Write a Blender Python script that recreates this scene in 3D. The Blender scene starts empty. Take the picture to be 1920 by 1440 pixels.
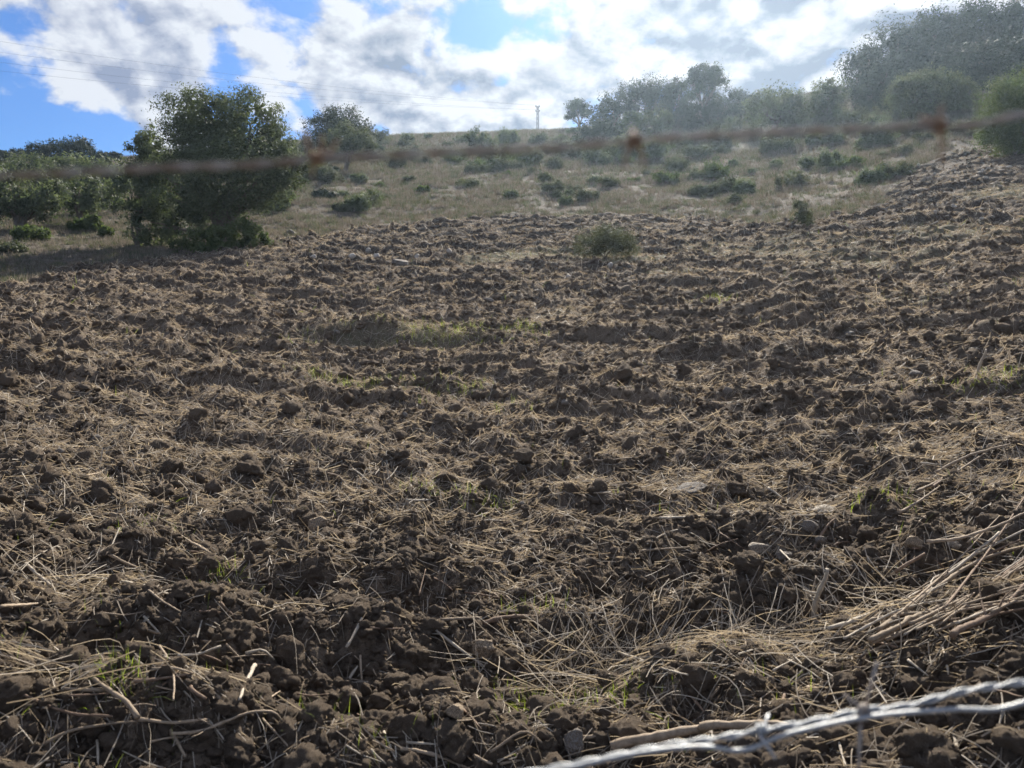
import bpy, math, random
import numpy as np
from mathutils import Vector

rng = np.random.default_rng(7)
random.seed(7)
C = bpy.context.scene.collection
sc = bpy.context.scene
R = math.radians

# ------------------------------------------------------------------ camera, sky, sun, exposure
EYE = 1.6
PITCH = R(4.8)
FPX = 1423.0                       # focal length in pixels of the 1920 px photograph
cam_d = bpy.data.cameras.new('camera')
cam = bpy.data.objects.new('camera', cam_d)
C.objects.link(cam)
sc.camera = cam
cam.location = (0, 0, EYE)
cam.rotation_euler = (R(90) - PITCH, 0, 0)
cam_d.sensor_width = 36
cam_d.lens = 36 * FPX / 1920
cam_d.clip_start = 0.02
cam_d.clip_end = 3000
cam_d.dof.use_dof = True
cam_d.dof.focus_distance = 6.0
cam_d.dof.aperture_fstop = 5.2

SUN_AZ = R(14.0)                   # to the right of straight ahead
SUN_EL = R(35.0)
SUNV = Vector((math.sin(SUN_AZ) * math.cos(SUN_EL), math.cos(SUN_AZ) * math.cos(SUN_EL), math.sin(SUN_EL)))
sun_d = bpy.data.lights.new('sun', 'SUN')
sun_d.energy = 5.0
sun_d.angle = R(0.6)
sun_d.color = (1.0, 0.93, 0.82)
sun = bpy.data.objects.new('sun', sun_d)
C.objects.link(sun)
sun.rotation_euler = (-SUNV).to_track_quat('-Z', 'Y').to_euler()

sc.render.engine = 'CYCLES'
sc.view_settings.view_transform = 'Standard'
sc.view_settings.look = 'None'
sc.view_settings.exposure = 1.18
sc.view_settings.gamma = 1
sc.cycles.use_denoising = True
sc.cycles.max_bounces = 4
sc.cycles.use_light_tree = False
sc.cycles.diffuse_bounces = 2
sc.cycles.transmission_bounces = 2
sc.cycles.transparent_max_bounces = 6
sc.cycles.volume_bounces = 0


def px_dir(px, py):
    u = (px - 960) / FPX
    v = (720 - py) / FPX
    return np.array([u, math.cos(PITCH) + v * math.sin(PITCH), -math.sin(PITCH) + v * math.cos(PITCH)])


class NT:
    """small helper for node trees"""
    def __init__(s, tree):
        s.t = tree
        s.t.nodes.clear()

    def n(s, typ, **kw):
        nd = s.t.nodes.new(typ)
        ins = kw.pop('ins', {})
        for k, v in kw.items():
            setattr(nd, k, v)
        for k, v in ins.items():
            s.set(nd.inputs[k], v)
        return nd

    def set(s, sock, v):
        if isinstance(v, bpy.types.NodeSocket):
            s.t.links.new(v, sock)
        else:
            sock.default_value = v

    def math(s, op, a, b=0.0, c=0.0, clamp=False):
        nd = s.n('ShaderNodeMath', operation=op, use_clamp=clamp)
        s.set(nd.inputs[0], a); s.set(nd.inputs[1], b); s.set(nd.inputs[2], c)
        return nd.outputs[0]

    def vmath(s, op, a, b=(0, 0, 0), scale=None):
        nd = s.n('ShaderNodeVectorMath', operation=op)
        s.set(nd.inputs[0], a); s.set(nd.inputs[1], b)
        if scale is not None:
            s.set(nd.inputs['Scale'], scale)
        return nd.outputs['Value'] if op in ('DOT_PRODUCT', 'DISTANCE', 'LENGTH') else nd.outputs[0]

    def ramp(s, x, a, b, lo=0.0, hi=1.0, smooth=True):
        nd = s.n('ShaderNodeMapRange', interpolation_type='SMOOTHSTEP' if smooth else 'LINEAR')
        s.set(nd.inputs['Value'], x)
        s.set(nd.inputs['From Min'], a); s.set(nd.inputs['From Max'], b)
        s.set(nd.inputs['To Min'], lo); s.set(nd.inputs['To Max'], hi)
        return nd.outputs['Result']

    def mix(s, f, a, b, mode='MIX'):
        nd = s.n('ShaderNodeMix', data_type='RGBA', blend_type=mode)
        s.set(nd.inputs[0], f)
        for i, v in ((6, a), (7, b)):
            if not isinstance(v, bpy.types.NodeSocket) and len(v) == 3:
                v = (*v, 1)
            s.set(nd.inputs[i], v)
        return nd.outputs[2]

    def noise(s, vec, scale, detail=4.0, rough=0.55, dist=0.0, out='Fac'):
        nd = s.n('ShaderNodeTexNoise')
        if vec is not None:
            s.set(nd.inputs['Vector'], vec)
        s.set(nd.inputs['Scale'], scale); s.set(nd.inputs['Detail'], detail)
        s.set(nd.inputs['Roughness'], rough); s.set(nd.inputs['Distortion'], dist)
        return nd.outputs[out]


def make_world():
    w = bpy.data.worlds.new('World')
    sc.world = w
    w.use_nodes = True
    t = NT(w.node_tree)
    out = t.n('ShaderNodeOutputWorld')
    bg = t.n('ShaderNodeBackground')
    bg.inputs['Strength'].default_value = 0.05
    t.t.links.new(bg.outputs[0], out.inputs[0])
    sky = t.n('ShaderNodeTexSky', sky_type='NISHITA', sun_disc=False, sun_elevation=SUN_EL, sun_rotation=SUN_AZ,
              air_density=1.0, dust_density=0.6, ozone_density=2.5, altitude=200.0)
    dirv = t.n('ShaderNodeTexCoord').outputs['Generated']
    dirv = t.vmath('NORMALIZE', dirv)
    sep = t.n('ShaderNodeSeparateXYZ', ins={0: dirv})
    z = t.math('MAXIMUM', sep.outputs[2], 0.0)
    inv = t.math('DIVIDE', 1.0, t.math('ADD', z, 0.50))
    comb = t.n('ShaderNodeCombineXYZ')
    t.set(comb.inputs[0], t.math('MULTIPLY', sep.outputs[0], inv))
    t.set(comb.inputs[1], t.math('MULTIPLY', sep.outputs[1], inv))
    P = t.vmath('ADD', comb.outputs[0], (3.7, 1.3, 0.0))
    sp = np.array(SUNV) / (SUNV.z + 0.50)
    tosun = t.vmath('SUBTRACT', (sp[0] + 3.7, sp[1] + 1.3, 0.0), P)
    tosun = t.vmath('NORMALIZE', tosun)
    P2 = t.vmath('ADD', P, t.vmath('SCALE', tosun, scale=0.030))
    # where the sky shows more or less cloud
    bias = None
    for px, py, r, wgt in [(60, 285, .15, -.42), (220, 270, .08, -.22), (450, 190, .07, -.30), (410, 110, .05, -.14), (905, 50, .04, -.18), (945, 140, .03, -.16), (560, 210, .035, -.12),
                           (720, 245, .03, -.16), (230, 15, .03, -.14), (30, 60, .22, .12), (300, 130, .15, .22), (180, 190, .08, .08), (730, 180, .11, .26), (640, 60, .18, .12),
                           (1090, 130, .15, .16), (1340, 40, .22, .08), (1590, 90, .30, .14), (1350, 210, .16, .16), (1800, 30, .2, .08), (850, 180, .07, .12), (1000, 230, .10, .15)]:
        d = px_dir(px, py); d = d / np.linalg.norm(d)
        dist = t.vmath('DISTANCE', dirv, tuple(d))
        g = t.ramp(dist, 0.0, r, wgt, 0.0)
        bias = g if bias is None else t.math('ADD', bias, g)

    def dens(p):
        a = t.noise(p, 3.3, 4.0, 0.5, 0.15)
        b = t.noise(p, 11.0, 8.0, 0.55, 0.12)
        return t.math('ADD', t.math('ADD', t.math('MULTIPLY', a, 0.56), t.math('MULTIPLY', b, 0.54)), t.math('MULTIPLY', bias, 0.62))
    d1 = dens(P)
    d2 = dens(P2)
    cover = t.ramp(d1, 0.505, 0.60)
    rel = t.math('MULTIPLY', t.math('SUBTRACT', d1, d2), 8.5)
    thick = t.ramp(d1, 0.56, 0.76)
    sdot = t.vmath('DOT_PRODUCT', dirv, tuple(SUNV))
    near = t.ramp(sdot, 0.76, 1.0)
    lit = t.math('ADD', 0.85, rel)
    shade = t.ramp(t.noise(P, 5.0, 5.0, 0.55, 0.4), 0.40, 0.66)
    lit = t.math('SUBTRACT', lit, t.math('MULTIPLY', thick, t.math('ADD', 0.15, t.math('MULTIPLY', shade, 0.85))))
    lit = t.math('MINIMUM', t.math('MAXIMUM', lit, 0.0), 1.0)
    grey = t.mix(near, (2.5, 3.0, 4.3), (1.6, 2.0, 2.8))
    white = t.mix(near, (7.0, 7.3, 7.9), (7.0, 7.1, 7.3))
    cloud = t.mix(lit, grey, white)
    skyc = t.mix(1.0, sky.outputs[0], (0.38, 0.67, 1.10), 'MULTIPLY')
    col = t.mix(cover, skyc, cloud)
    t.set(bg.inputs['Color'], col)


make_world()

# ------------------------------------------------------------------ noise in numpy


def _hash(ix, iy, seed):
    h = (ix.astype(np.int64) * 374761393 + iy.astype(np.int64) * 668265263 + seed * 974634541) & 0xFFFFFFFF
    h = ((h ^ (h >> 13)) * 1274126177) & 0xFFFFFFFF
    h = ((h ^ (h >> 16)) * 2246822519) & 0xFFFFFFFF
    return ((h ^ (h >> 15)) & 0xFFFFFF) / float(0x1000000)


def vnoise(x, y, seed=0):
    ix = np.floor(x); iy = np.floor(y)
    fx = x - ix; fy = y - iy
    out = np.zeros_like(x)
    ux = fx * fx * fx * (fx * (fx * 6 - 15) + 10)
    uy = fy * fy * fy * (fy * (fy * 6 - 15) + 10)
    vals = []
    for ox, oy in ((0, 0), (1, 0), (0, 1), (1, 1)):
        a = _hash(ix + ox, iy + oy, seed) * 2 * np.pi
        vals.append(np.cos(a) * (fx - ox) + np.sin(a) * (fy - oy))
    out = (vals[0] * (1 - ux) + vals[1] * ux) * (1 - uy) + (vals[2] * (1 - ux) + vals[3] * ux) * uy
    return out * 1.5


def fbm(x, y, octaves=4, seed=0, gain=0.5):
    s = np.zeros_like(x); a = 1.0; f = 1.0
    for o in range(octaves):
        s += a * vnoise(x * f + o * 17.3, y * f - o * 9.1, seed + o)
        a *= gain; f *= 2.03
    return s


def clods(x, y, cell, seed, fill=0.75):
    """angular lumps, one per cell at most, height 0..1"""
    gx = x / cell; gy = y / cell
    ix = np.floor(gx); iy = np.floor(gy)
    best = np.zeros_like(x)
    for ox in (-1, 0, 1):
        for oy in (-1, 0, 1):
            cx = ix + ox; cy = iy + oy
            px = cx + 0.15 + 0.7 * _hash(cx, cy, seed)
            py = cy + 0.15 + 0.7 * _hash(cx, cy, seed + 1)
            rr = 0.32 + 0.48 * _hash(cx, cy, seed + 2)
            an = _hash(cx, cy, seed + 3) * np.pi
            asp = 0.65 + 0.35 * _hash(cx, cy, seed + 5)
            dx = gx - px; dy = gy - py
            ux = dx * np.cos(an) + dy * np.sin(an)
            uy = (-dx * np.sin(an) + dy * np.cos(an)) / asp
            d = np.maximum(np.hypot(ux, uy), 0.86 * (np.abs(ux) + np.abs(uy)) * 0.9) / rr
            h = np.clip(1 - d * d, 0, 1) ** 0.55 * (0.4 + 0.6 * _hash(cx, cy, seed + 4)) * rr / 0.8
            h = np.where(_hash(cx, cy, seed + 6) < fill, h, 0)
            best = np.maximum(best, h)
    return best


# ------------------------------------------------------------------ the lie of the land
# (pixel row, distance on the ground) along some pixel columns, read off the photograph
COLS = {
    -500: [(1440, 2.2), (1000, 4.4), (800, 7.0), (650, 11), (560, 16), (545, 24), (500, 29), (460, 36), (430, 45), (350, 75), (310, 130)],
    0: [(1440, 2.2), (1000, 4.4), (800, 7.0), (650, 11), (545, 16), (528, 24), (480, 29), (435, 36), (405, 45), (340, 75), (305, 125)],
    250: [(1440, 2.2), (1000, 4.4), (800, 7.2), (650, 11.6), (560, 17), (500, 22), (480, 28), (450, 34), (415, 45), (340, 75), (305, 125)],
    500: [(1440, 2.2), (1000, 4.5), (800, 7.3), (690, 10.5), (600, 14.2), (520, 20), (465, 27), (440, 32), (400, 40), (350, 52), (300, 75), (275, 100), (266, 125)],
    800: [(1440, 2.2), (1000, 4.5), (800, 7.5), (690, 10.5), (600, 14.5), (500, 22.5), (425, 34), (380, 44), (330, 62), (290, 85), (247, 125)],
    1135: [(1440, 2.2), (1000, 4.5), (800, 7.4), (690, 10.2), (600, 14), (500, 22), (410, 36), (360, 47), (310, 65), (260, 92), (233, 120)],
    1430: [(1440, 2.15), (1000, 4.4), (800, 7.2), (690, 9.9), (600, 13.5), (500, 20.5), (425, 32), (370, 43), (310, 60), (250, 84), (200, 108), (172, 125)],
    1700: [(1440, 2.1), (1000, 4.3), (800, 7.0), (690, 9.5), (600, 13), (500, 19), (400, 30), (330, 42), (270, 56), (220, 72), (165, 100), (140, 125)],
    1920: [(1440, 2.1), (1000, 4.2), (800, 6.8), (690, 9.2), (600, 12.5), (500, 18), (400, 28), (300, 42), (250, 52), (200, 66), (130, 100), (105, 125)],
    2500: [(1440, 2.0), (1000, 4.1), (800, 6.5), (690, 8.9), (600, 12), (500, 17), (400, 26), (300, 39), (250, 48), (200, 62), (110, 95), (70, 125)],
}
LD = np.linspace(math.log(0.05), math.log(700), 320)
AZG = np.linspace(-math.pi, math.pi, 721)


def _gs(a, sig, axis):
    k = np.exp(-0.5 * (np.arange(-3 * int(sig + 1), 3 * int(sig + 1) + 1) / sig) ** 2)
    k /= k.sum()
    pad = len(k) // 2
    return np.apply_along_axis(lambda v: np.convolve(np.pad(v, pad, mode='edge'), k, 'valid'), axis, a)


def build_table():
    azs, profs = [], []
    for px, lst in COLS.items():
        ds, zs = [0.05, 1.0], [0.0, 0.03]
        for py, d in lst:
            v = px_dir(px, py)
            ds.append(d); zs.append(EYE + d * v[2] / math.hypot(v[0], v[1]))
        zr = zs[-1]
        ds += [150, 200, 320, 700]; zs += [zr + 1.0, zr - 6, zr - 40, -60]
        azs.append(math.atan2(*px_dir(px, 700)[:2]))
        profs.append(np.interp(LD, np.log(ds), zs))
    flat = np.zeros_like(LD)
    azs = [-math.pi, -R(105)] + azs + [R(105), math.pi]
    profs = [flat, flat] + profs + [flat, flat]
    profs = np.array(profs); azs = np.array(azs)
    tab = np.array([np.interp(AZG, azs, profs[:, j]) for j in range(len(LD))]).T
    tab = _gs(tab, 3.0, 1)
    tab = _gs(tab, 6.0, 0)
    return tab


TAB = build_table()


def base_h(x, y):
    x = np.asarray(x, float); y = np.asarray(y, float)
    r = np.maximum(np.hypot(x, y), 0.051)
    fa = (np.arctan2(x, y) + math.pi) / (2 * math.pi) * (len(AZG) - 1)
    fl = (np.log(r) - LD[0]) / (LD[1] - LD[0])
    fa = np.clip(fa, 0, len(AZG) - 1.001); fl = np.clip(fl, 0, len(LD) - 1.001)
    ia = fa.astype(int); il = fl.astype(int)
    ta = fa - ia; tl = fl - il
    return ((TAB[ia, il] * (1 - tl) + TAB[ia, il + 1] * tl) * (1 - ta)
            + (TAB[ia + 1, il] * (1 - tl) + TAB[ia + 1, il + 1] * tl) * ta)


def hit(px, py, far=190.0):
    """the point of the ground that a pixel looks at"""
    v = px_dir(px, py)
    ts = np.exp(np.linspace(math.log(0.6), math.log(far), 700))
    p = v[None, :] * ts[:, None]
    below = (EYE + p[:, 2]) < base_h(p[:, 0], p[:, 1])
    i = int(np.argmax(below)) if below.any() else int(np.argmin((EYE + p[:, 2]) - base_h(p[:, 0], p[:, 1])))
    return p[i, 0], p[i, 1]


# edge of the ploughed field, in pixels
EDGE = [(-600, 560), (0, 541), (120, 512), (230, 497), (400, 478), (500, 466), (560, 450), (700, 431), (860, 414), (1000, 409), (1160, 406), (1300, 412),
        (1430, 425), (1560, 410), (1660, 395), (1700, 330), (1760, 294), (1850, 283), (1920, 272), (2500, 240)]
_e = np.array([hit(*e) for e in EDGE])
E_AZ = np.arctan2(_e[:, 0], _e[:, 1]); E_R = np.hypot(_e[:, 0], _e[:, 1])

# places where the plough left grass standing (pixel, radius in m, flattening along the view)
PATCH = [(hit(px, py), r, q, w) for px, py, r, q, w in
         [(900, 492, .7, 1.0, .8), (960, 485, .9, 1.0, 1), (1030, 478, .9, 1.0, 1), (1135, 484, 1.3, 1.2, 1), (1210, 490, .9, 1.0, .7), (660, 645, 0.9, 0.5, .8), (800, 640, 0.8, 0.5, .7), (560, 655, .5, .5, .7), (1260, 520, .9, 1.0, .45),
          (1480, 470, 2.0, 1.6, .42), (1620, 490, 1.8, 1.6, .42), (1350, 470, 1.4, 1.4, .4), (1880, 365, 1.6, 1.2, .6), (1800, 440, 1.8, 1.5, .42), (300, 1020, .22, .1, .9), (460, 470, 1.2, .8, .9),
          (1890, 720, .5, .4, .5), (700, 745, .3, .25, .5), (1050, 590, .6, .5, .4), (1700, 570, 1.1, .8, .35)]]


def field_mask(x, y):
    az = np.arctan2(x, y) + 0.02 * vnoise(x * 0.7, y * 0.7, 91)
    r = np.hypot(x, y) * (1 + 0.025 * vnoise(x * 0.5, y * 0.5, 92) + 0.012 * vnoise(x * 2.3, y * 2.3, 93))
    rb = np.interp(az, E_AZ, E_R)
    return (r < rb) & (y > 0.25)


def grassy(x, y):
    g = np.zeros_like(x)
    wx = x + 0.25 * vnoise(x * 1.7, y * 1.7, 61); wy = y + 0.35 * vnoise(x * 1.5, y * 1.5, 62)
    for (cx, cy), r, q, w in PATCH:
        d2 = ((wx - cx) / r) ** 2 + ((wy - cy) / (r * q)) ** 2
        g = np.maximum(g, w * np.clip(1.3 - d2, 0, 1))
    return np.clip(g * (1 + 0.9 * vnoise(x * 3.3, y * 3.3, 63) + 0.6 * vnoise(x * 9, y * 9, 64)), 0, 1)


BANK = hit(640, 650)


def height(x, y, spacing=None, mask=None):
    """full relief"""
    x = np.asarray(x, float); y = np.asarray(y, float)
    r = np.hypot(x, y)
    if spacing is None:
        spacing = np.maximum(0.0045 * r, 0.004)
    if mask is None:
        mask = field_mask(x, y)
    g = grassy(x, y)
    base = base_h(x, y)

    def k(c):
        return np.clip(c / (1.7 * spacing), 0, 1)
    amp = np.where(mask, 1.0 - 0.75 * g, 0.0)
    # ploughed: furrow slices thrown across the slope, broken into lumps
    s = y * 0.97 + 0.10 * x + 0.9 * vnoise(x * 0.22, y * 0.22, 5) + 0.16 * vnoise(x * 1.1, y * 1.1, 6)
    fur = np.sin(2 * np.pi * s / 0.74)
    fur = np.sign(fur) * np.abs(fur) ** 0.8
    famp = (0.052 + 0.035 * np.clip((r - 4) / 6, 0, 1)) * np.clip(0.75 + 1.2 * vnoise(x * 0.5, y * 0.8, 7), 0.1, 1.8)
    h = famp * fur * k(0.3)
    h += (0.05 + 0.05 * np.clip((r - 4) / 6, 0, 1)) * fbm(x * 0.75, y * 0.9, 3, 11)
    h += 0.05 * fbm(x * 3.1, y * 3.4, 3, 21) * k(0.16)
    wx = x + 0.03 * vnoise(x * 9, y * 9, 31); wy = y + 0.03 * vnoise(x * 9, y * 9, 32)
    h += 0.085 * clods(wx, wy, 0.42, 101, 0.38) * k(0.42)
    h += 0.055 * clods(wx, wy, 0.20, 201, 0.55) * k(0.20)
    h += 0.036 * clods(wx, wy, 0.095, 301, 0.75) * k(0.095)
    h += 0.021 * clods(x, y, 0.045, 401, 0.8) * k(0.045)
    h += 0.013 * fbm(x * 28, y * 28, 2, 41, 0.6) * k(0.03)
    # the open hillside: tussocky and smoother
    h2 = 0.22 * fbm(x * 0.18, y * 0.18, 3, 51) * np.clip((r - 12) / 15, 0, 1) + 0.05 * fbm(x * 1.3, y * 1.3, 3, 55) + 0.05 * clods(x, y, 0.7, 501, 0.5)
    h = h * (1 + 0.4 * np.clip((r - 10) / 18, 0, 1))
    hh = amp * h + np.where(mask, g, 1.0) * h2 * 0.8
    # a hollow with a low bank behind it
    bx, by = BANK
    d = ((x - bx) / 1.7) ** 2
    hh += 0.26 * np.exp(-d - ((y - by - 0.75) / 0.42) ** 2) - 0.20 * np.exp(-d - ((y - by + 0.1) / 0.5) ** 2)
    return base + hh


def H1(x, y):
    return float(height(np.array([x]), np.array([y]))[0])


def ground_pt(px, py, lift=0.0):
    """the point of the relief a pixel looks at (march against the full relief)"""
    v = px_dir(px, py)
    x0, y0 = hit(px, py)
    t0 = math.hypot(x0, y0) / math.hypot(v[0], v[1])
    ts = np.linspace(t0 * 0.85, t0 * 1.15, 140)
    p = v[None, :] * ts[:, None]
    below = (EYE + p[:, 2]) < height(p[:, 0], p[:, 1])
    i = int(np.argmax(below)) if below.any() else 70
    return np.array([p[i, 0], p[i, 1], EYE + p[i, 2] + lift])


# ------------------------------------------------------------------ mesh helpers


def mesh_np(name, verts, faces, mats=None, smooth=True, attrs=None):
    """faces: (n,k) array or list of such arrays"""
    if not isinstance(faces, list):
        faces = [faces]
    faces = [np.asarray(f, np.int32) for f in faces if len(f)]
    me = bpy.data.meshes.new(name)
    verts = np.asarray(verts, np.float32)
    me.vertices.add(len(verts))
    me.vertices.foreach_set('co', verts.ravel())
    tot = sum(f.size for f in faces)
    loops = np.concatenate([f.ravel() for f in faces])
    sizes = np.concatenate([np.full(len(f), f.shape[1], np.int32) for f in faces])
    starts = np.concatenate([[0], np.cumsum(sizes)[:-1]]).astype(np.int32)
    me.loops.add(tot)
    me.loops.foreach_set('vertex_index', loops)
    me.polygons.add(len(sizes))
    me.polygons.foreach_set('loop_start', starts)
    me.polygons.foreach_set('use_smooth', np.full(len(sizes), smooth, bool))
    if attrs:
        for k, v in attrs.items():
            a = me.attributes.new(k, 'FLOAT', 'POINT')
            a.data.foreach_set('value', np.asarray(v, np.float32))
    me.update(calc_edges=True)
    for m in (mats or []):
        me.materials.append(m)
    return me


def obj(name, me, parent=None, loc=None, label=None, cat=None, group=None, kind=None):
    o = bpy.data.objects.new(name, me)
    C.objects.link(o)
    if parent is not None:
        o.parent = parent
    if loc is not None:
        o.location = loc
    tag(o, label, cat, group, kind)
    return o


def tag(o, label=None, cat=None, group=None, kind=None):
    for k, v in (('label', label), ('category', cat), ('group', group), ('kind', kind)):
        if v:
            o[k] = v
    return o


def frames(path):
    path = np.asarray(path, float)
    tn = np.gradient(path, axis=0)
    tn /= np.linalg.norm(tn, axis=1)[:, None] + 1e-12
    ref = np.array([0, 0, 1.0]) if abs(tn[:, 2]).mean() < 0.8 else np.array([1.0, 0, 0])
    a = np.cross(tn, ref); a /= np.linalg.norm(a, axis=1)[:, None] + 1e-12
    b = np.cross(a, tn)
    return tn, a, b


def tube(path, rad, sides=6, cap=True, rough=0.0, off=0, seed=0):
    path = np.asarray(path, float); n = len(path)
    rad = np.broadcast_to(np.asarray(rad, float), (n,))
    _, a, b = frames(path)
    th = np.arange(sides) / sides * 2 * np.pi
    rr = rad[:, None] * np.ones((1, sides))
    if rough:
        rr = rr * (1 + rough * np.random.default_rng(seed).normal(size=rr.shape))
    v = path[:, None, :] + rr[:, :, None] * (np.cos(th)[None, :, None] * a[:, None, :] + np.sin(th)[None, :, None] * b[:, None, :])
    v = v.reshape(-1, 3)
    i = np.arange(n - 1)[:, None] * sides; j = np.arange(sides)[None, :]; j2 = (j + 1) % sides
    f = np.stack([i + j, i + j2, i + sides + j2, i + sides + j], -1).reshape(-1, 4) + off
    tri = np.zeros((0, 3), int)
    if cap:
        v = np.vstack([v, path[0], path[-1]])
        k = np.arange(sides); k2 = (k + 1) % sides
        t0 = np.stack([k2, k, np.full(sides, n * sides)], -1)
        t1 = np.stack([(n - 1) * sides + k, (n - 1) * sides + k2, np.full(sides, n * sides + 1)], -1)
        tri = np.vstack([t0, t1]) + off
    return v, f, tri


def join_tubes(name, parts, mats, smooth=True):
    """parts: list of (path, radii, sides, roughness)"""
    vs, qs, ts = [], [], []; off = 0
    for k, (p, r, s, ro) in enumerate(parts):
        v, f, t = tube(p, r, s, True, ro, off, k)
        vs.append(v); qs.append(f); ts.append(t); off += len(v)
    return mesh_np(name, np.vstack(vs), [np.vstack(qs), np.vstack(ts)], mats, smooth)


def spline(pts, n):
    pts = np.asarray(pts, float)
    if len(pts) == 2:
        return pts[0] + (pts[1] - pts[0]) * np.linspace(0, 1, n)[:, None]
    d = np.concatenate([[0], np.cumsum(np.linalg.norm(np.diff(pts, axis=0), axis=1))])
    m = np.gradient(pts, d, axis=0)
    s = np.linspace(0, d[-1], n)
    i = np.clip(np.searchsorted(d, s) - 1, 0, len(d) - 2)
    h = (d[i + 1] - d[i])[:, None]; u = ((s - d[i])[:, None]) / h
    return ((2 * u ** 3 - 3 * u ** 2 + 1) * pts[i] + (u ** 3 - 2 * u ** 2 + u) * h * m[i]
            + (-2 * u ** 3 + 3 * u ** 2) * pts[i + 1] + (u ** 3 - u ** 2) * h * m[i + 1])


# ------------------------------------------------------------------ materials


def new_mat(name):
    m = bpy.data.materials.new(name)
    m.use_nodes = True
    t = NT(m.node_tree)
    out = t.n('ShaderNodeOutputMaterial')
    return m, t, out


def principled(t, out, col, rough=0.9, spec=0.25, bump=None, bdist=0.01, bstr=1.0, metal=0.0):
    b = t.n('ShaderNodeBsdfPrincipled')
    t.set(b.inputs['Base Color'], col if isinstance(col, bpy.types.NodeSocket) else (*col, 1))
    t.set(b.inputs['Roughness'], rough)
    t.set(b.inputs['Specular IOR Level'], spec)
    t.set(b.inputs['Metallic'], metal)
    if bump is not None:
        bn = t.n('ShaderNodeBump', ins={'Height': bump, 'Distance': bdist, 'Strength': bstr})
        t.set(b.inputs['Normal'], bn.outputs[0])
    t.t.links.new(b.outputs[0], out.inputs[0])
    return b


def mat_soil(name, straw=True):
    m, t, out = new_mat(name)
    pos = t.n('ShaderNodeNewGeometry').outputs['Position'] if straw else t.n('ShaderNodeTexCoord').outputs['Object']
    n1 = t.noise(pos, 1.3, 4, 0.6)
    n2 = t.noise(pos, 14.0, 5, 0.65)
    n3 = t.noise(pos, 75.0, 4, 0.7)
    c = t.mix(t.ramp(n1, .35, .68), (0.125, 0.095, 0.069), (0.195, 0.151, 0.110))
    c = t.mix(t.ramp(n2, .42, .70), c, (0.240, 0.188, 0.140))
    c = t.mix(t.ramp(n3, .30, .50, 1.0, 0.0), c, (0.075, 0.056, 0.041))
    if straw:
        at = t.n('ShaderNodeAttribute', attribute_name='grassy').outputs['Fac']
        far_dark = t.n('ShaderNodeAttribute', attribute_name='far_dark').outputs['Fac']
        c = t.mix(far_dark, c, t.mix(1.0, c, (0.50, 0.50, 0.53, 1), 'MULTIPLY'))
        fib = t.noise(t.vmath('MULTIPLY', pos, (1.0, 2.4, 2.0)), 38.0, 3, 0.7, 1.5)
        amount = t.ramp(t.noise(pos, 0.9, 3, 0.6), .38, .62, 0.15, 0.6)
        c = t.mix(t.math('MULTIPLY', t.ramp(fib, .56, .66), t.math('MULTIPLY', amount, t.math('SUBTRACT', 1.0, t.math('MULTIPLY', far_dark, 0.6)))), c, (0.33, 0.27, 0.19))
        gg = t.mix(t.ramp(t.noise(pos, 7.0, 4, 0.7), .35, .65), (0.19, 0.16, 0.105), (0.11, 0.12, 0.06))
        c = t.mix(t.math('MULTIPLY', at, 0.8), c, gg)
    bump = t.math('ADD', t.math('ADD', t.noise(pos, 60.0, 6, 0.75), t.math('MULTIPLY', t.noise(pos, 10.0, 5, 0.7), 2.6 if straw else 0.0)), t.math('MULTIPLY', t.noise(pos, 240.0, 3, 0.7), 0.35))
    principled(t, out, c, 0.95, 0.15, bump, 0.02, 0.9)
    return m


def mat_hill():
    m, t, out = new_mat('dry_hillside_grass')
    pos = t.n('ShaderNodeNewGeometry').outputs['Position']
    at = t.n('ShaderNodeAttribute', attribute_name='green').outputs['Fac']
    n1 = t.noise(pos, 0.55, 5, 0.65)
    n2 = t.noise(pos, 5.0, 5, 0.7)
    n3 = t.noise(pos, 22.0, 4, 0.75)
    dry = t.mix(t.ramp(n2, .35, .68), (0.090, 0.077, 0.062), (0.165, 0.142, 0.114))
    earth = t.mix(t.ramp(n3, .38, .62), (0.070, 0.056, 0.043), (0.13, 0.103, 0.078))
    dry = t.mix(t.ramp(n1, .50, .68), dry, earth)
    green = t.mix(t.ramp(n3, .35, .65), (0.060, 0.066, 0.044), (0.135, 0.130, 0.092))
    f = t.ramp(t.math('ADD', t.math('MULTIPLY', n1, 0.7), t.math('MULTIPLY', at, 0.55)), .44, .82)
    c = t.mix(f, dry, green)
    principled(t, out, c, 0.95, 0.1, t.math('ADD', n2, t.math('MULTIPLY', n3, 0.5)), 0.12, 0.8)
    return m


def mat_leaf(name, ca, cb, trans=0.35, tc=None, rough=0.65, spec=0.1):
    """leaves: per-leaf tone, light shines through"""
    m, t, out = new_mat(name)
    at = t.n('ShaderNodeAttribute', attribute_name='tone').outputs['Fac']
    c = t.mix(at, ca, cb)
    b = t.n('ShaderNodeBsdfPrincipled')
    t.set(b.inputs['Base Color'], c); t.set(b.inputs['Roughness'], rough); t.set(b.inputs['Specular IOR Level'], spec)
    tr = t.n('ShaderNodeBsdfTranslucent')
    t.set(tr.inputs[0], t.mix(1.0, c, (*(tc or (1.15, 1.25, 0.72)), 1), 'MULTIPLY'))
    mx = t.n('ShaderNodeMixShader', ins={0: trans})
    t.t.links.new(b.outputs[0], mx.inputs[1]); t.t.links.new(tr.outputs[0], mx.inputs[2])
    t.t.links.new(mx.outputs[0], out.inputs[0])
    return m


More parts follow.
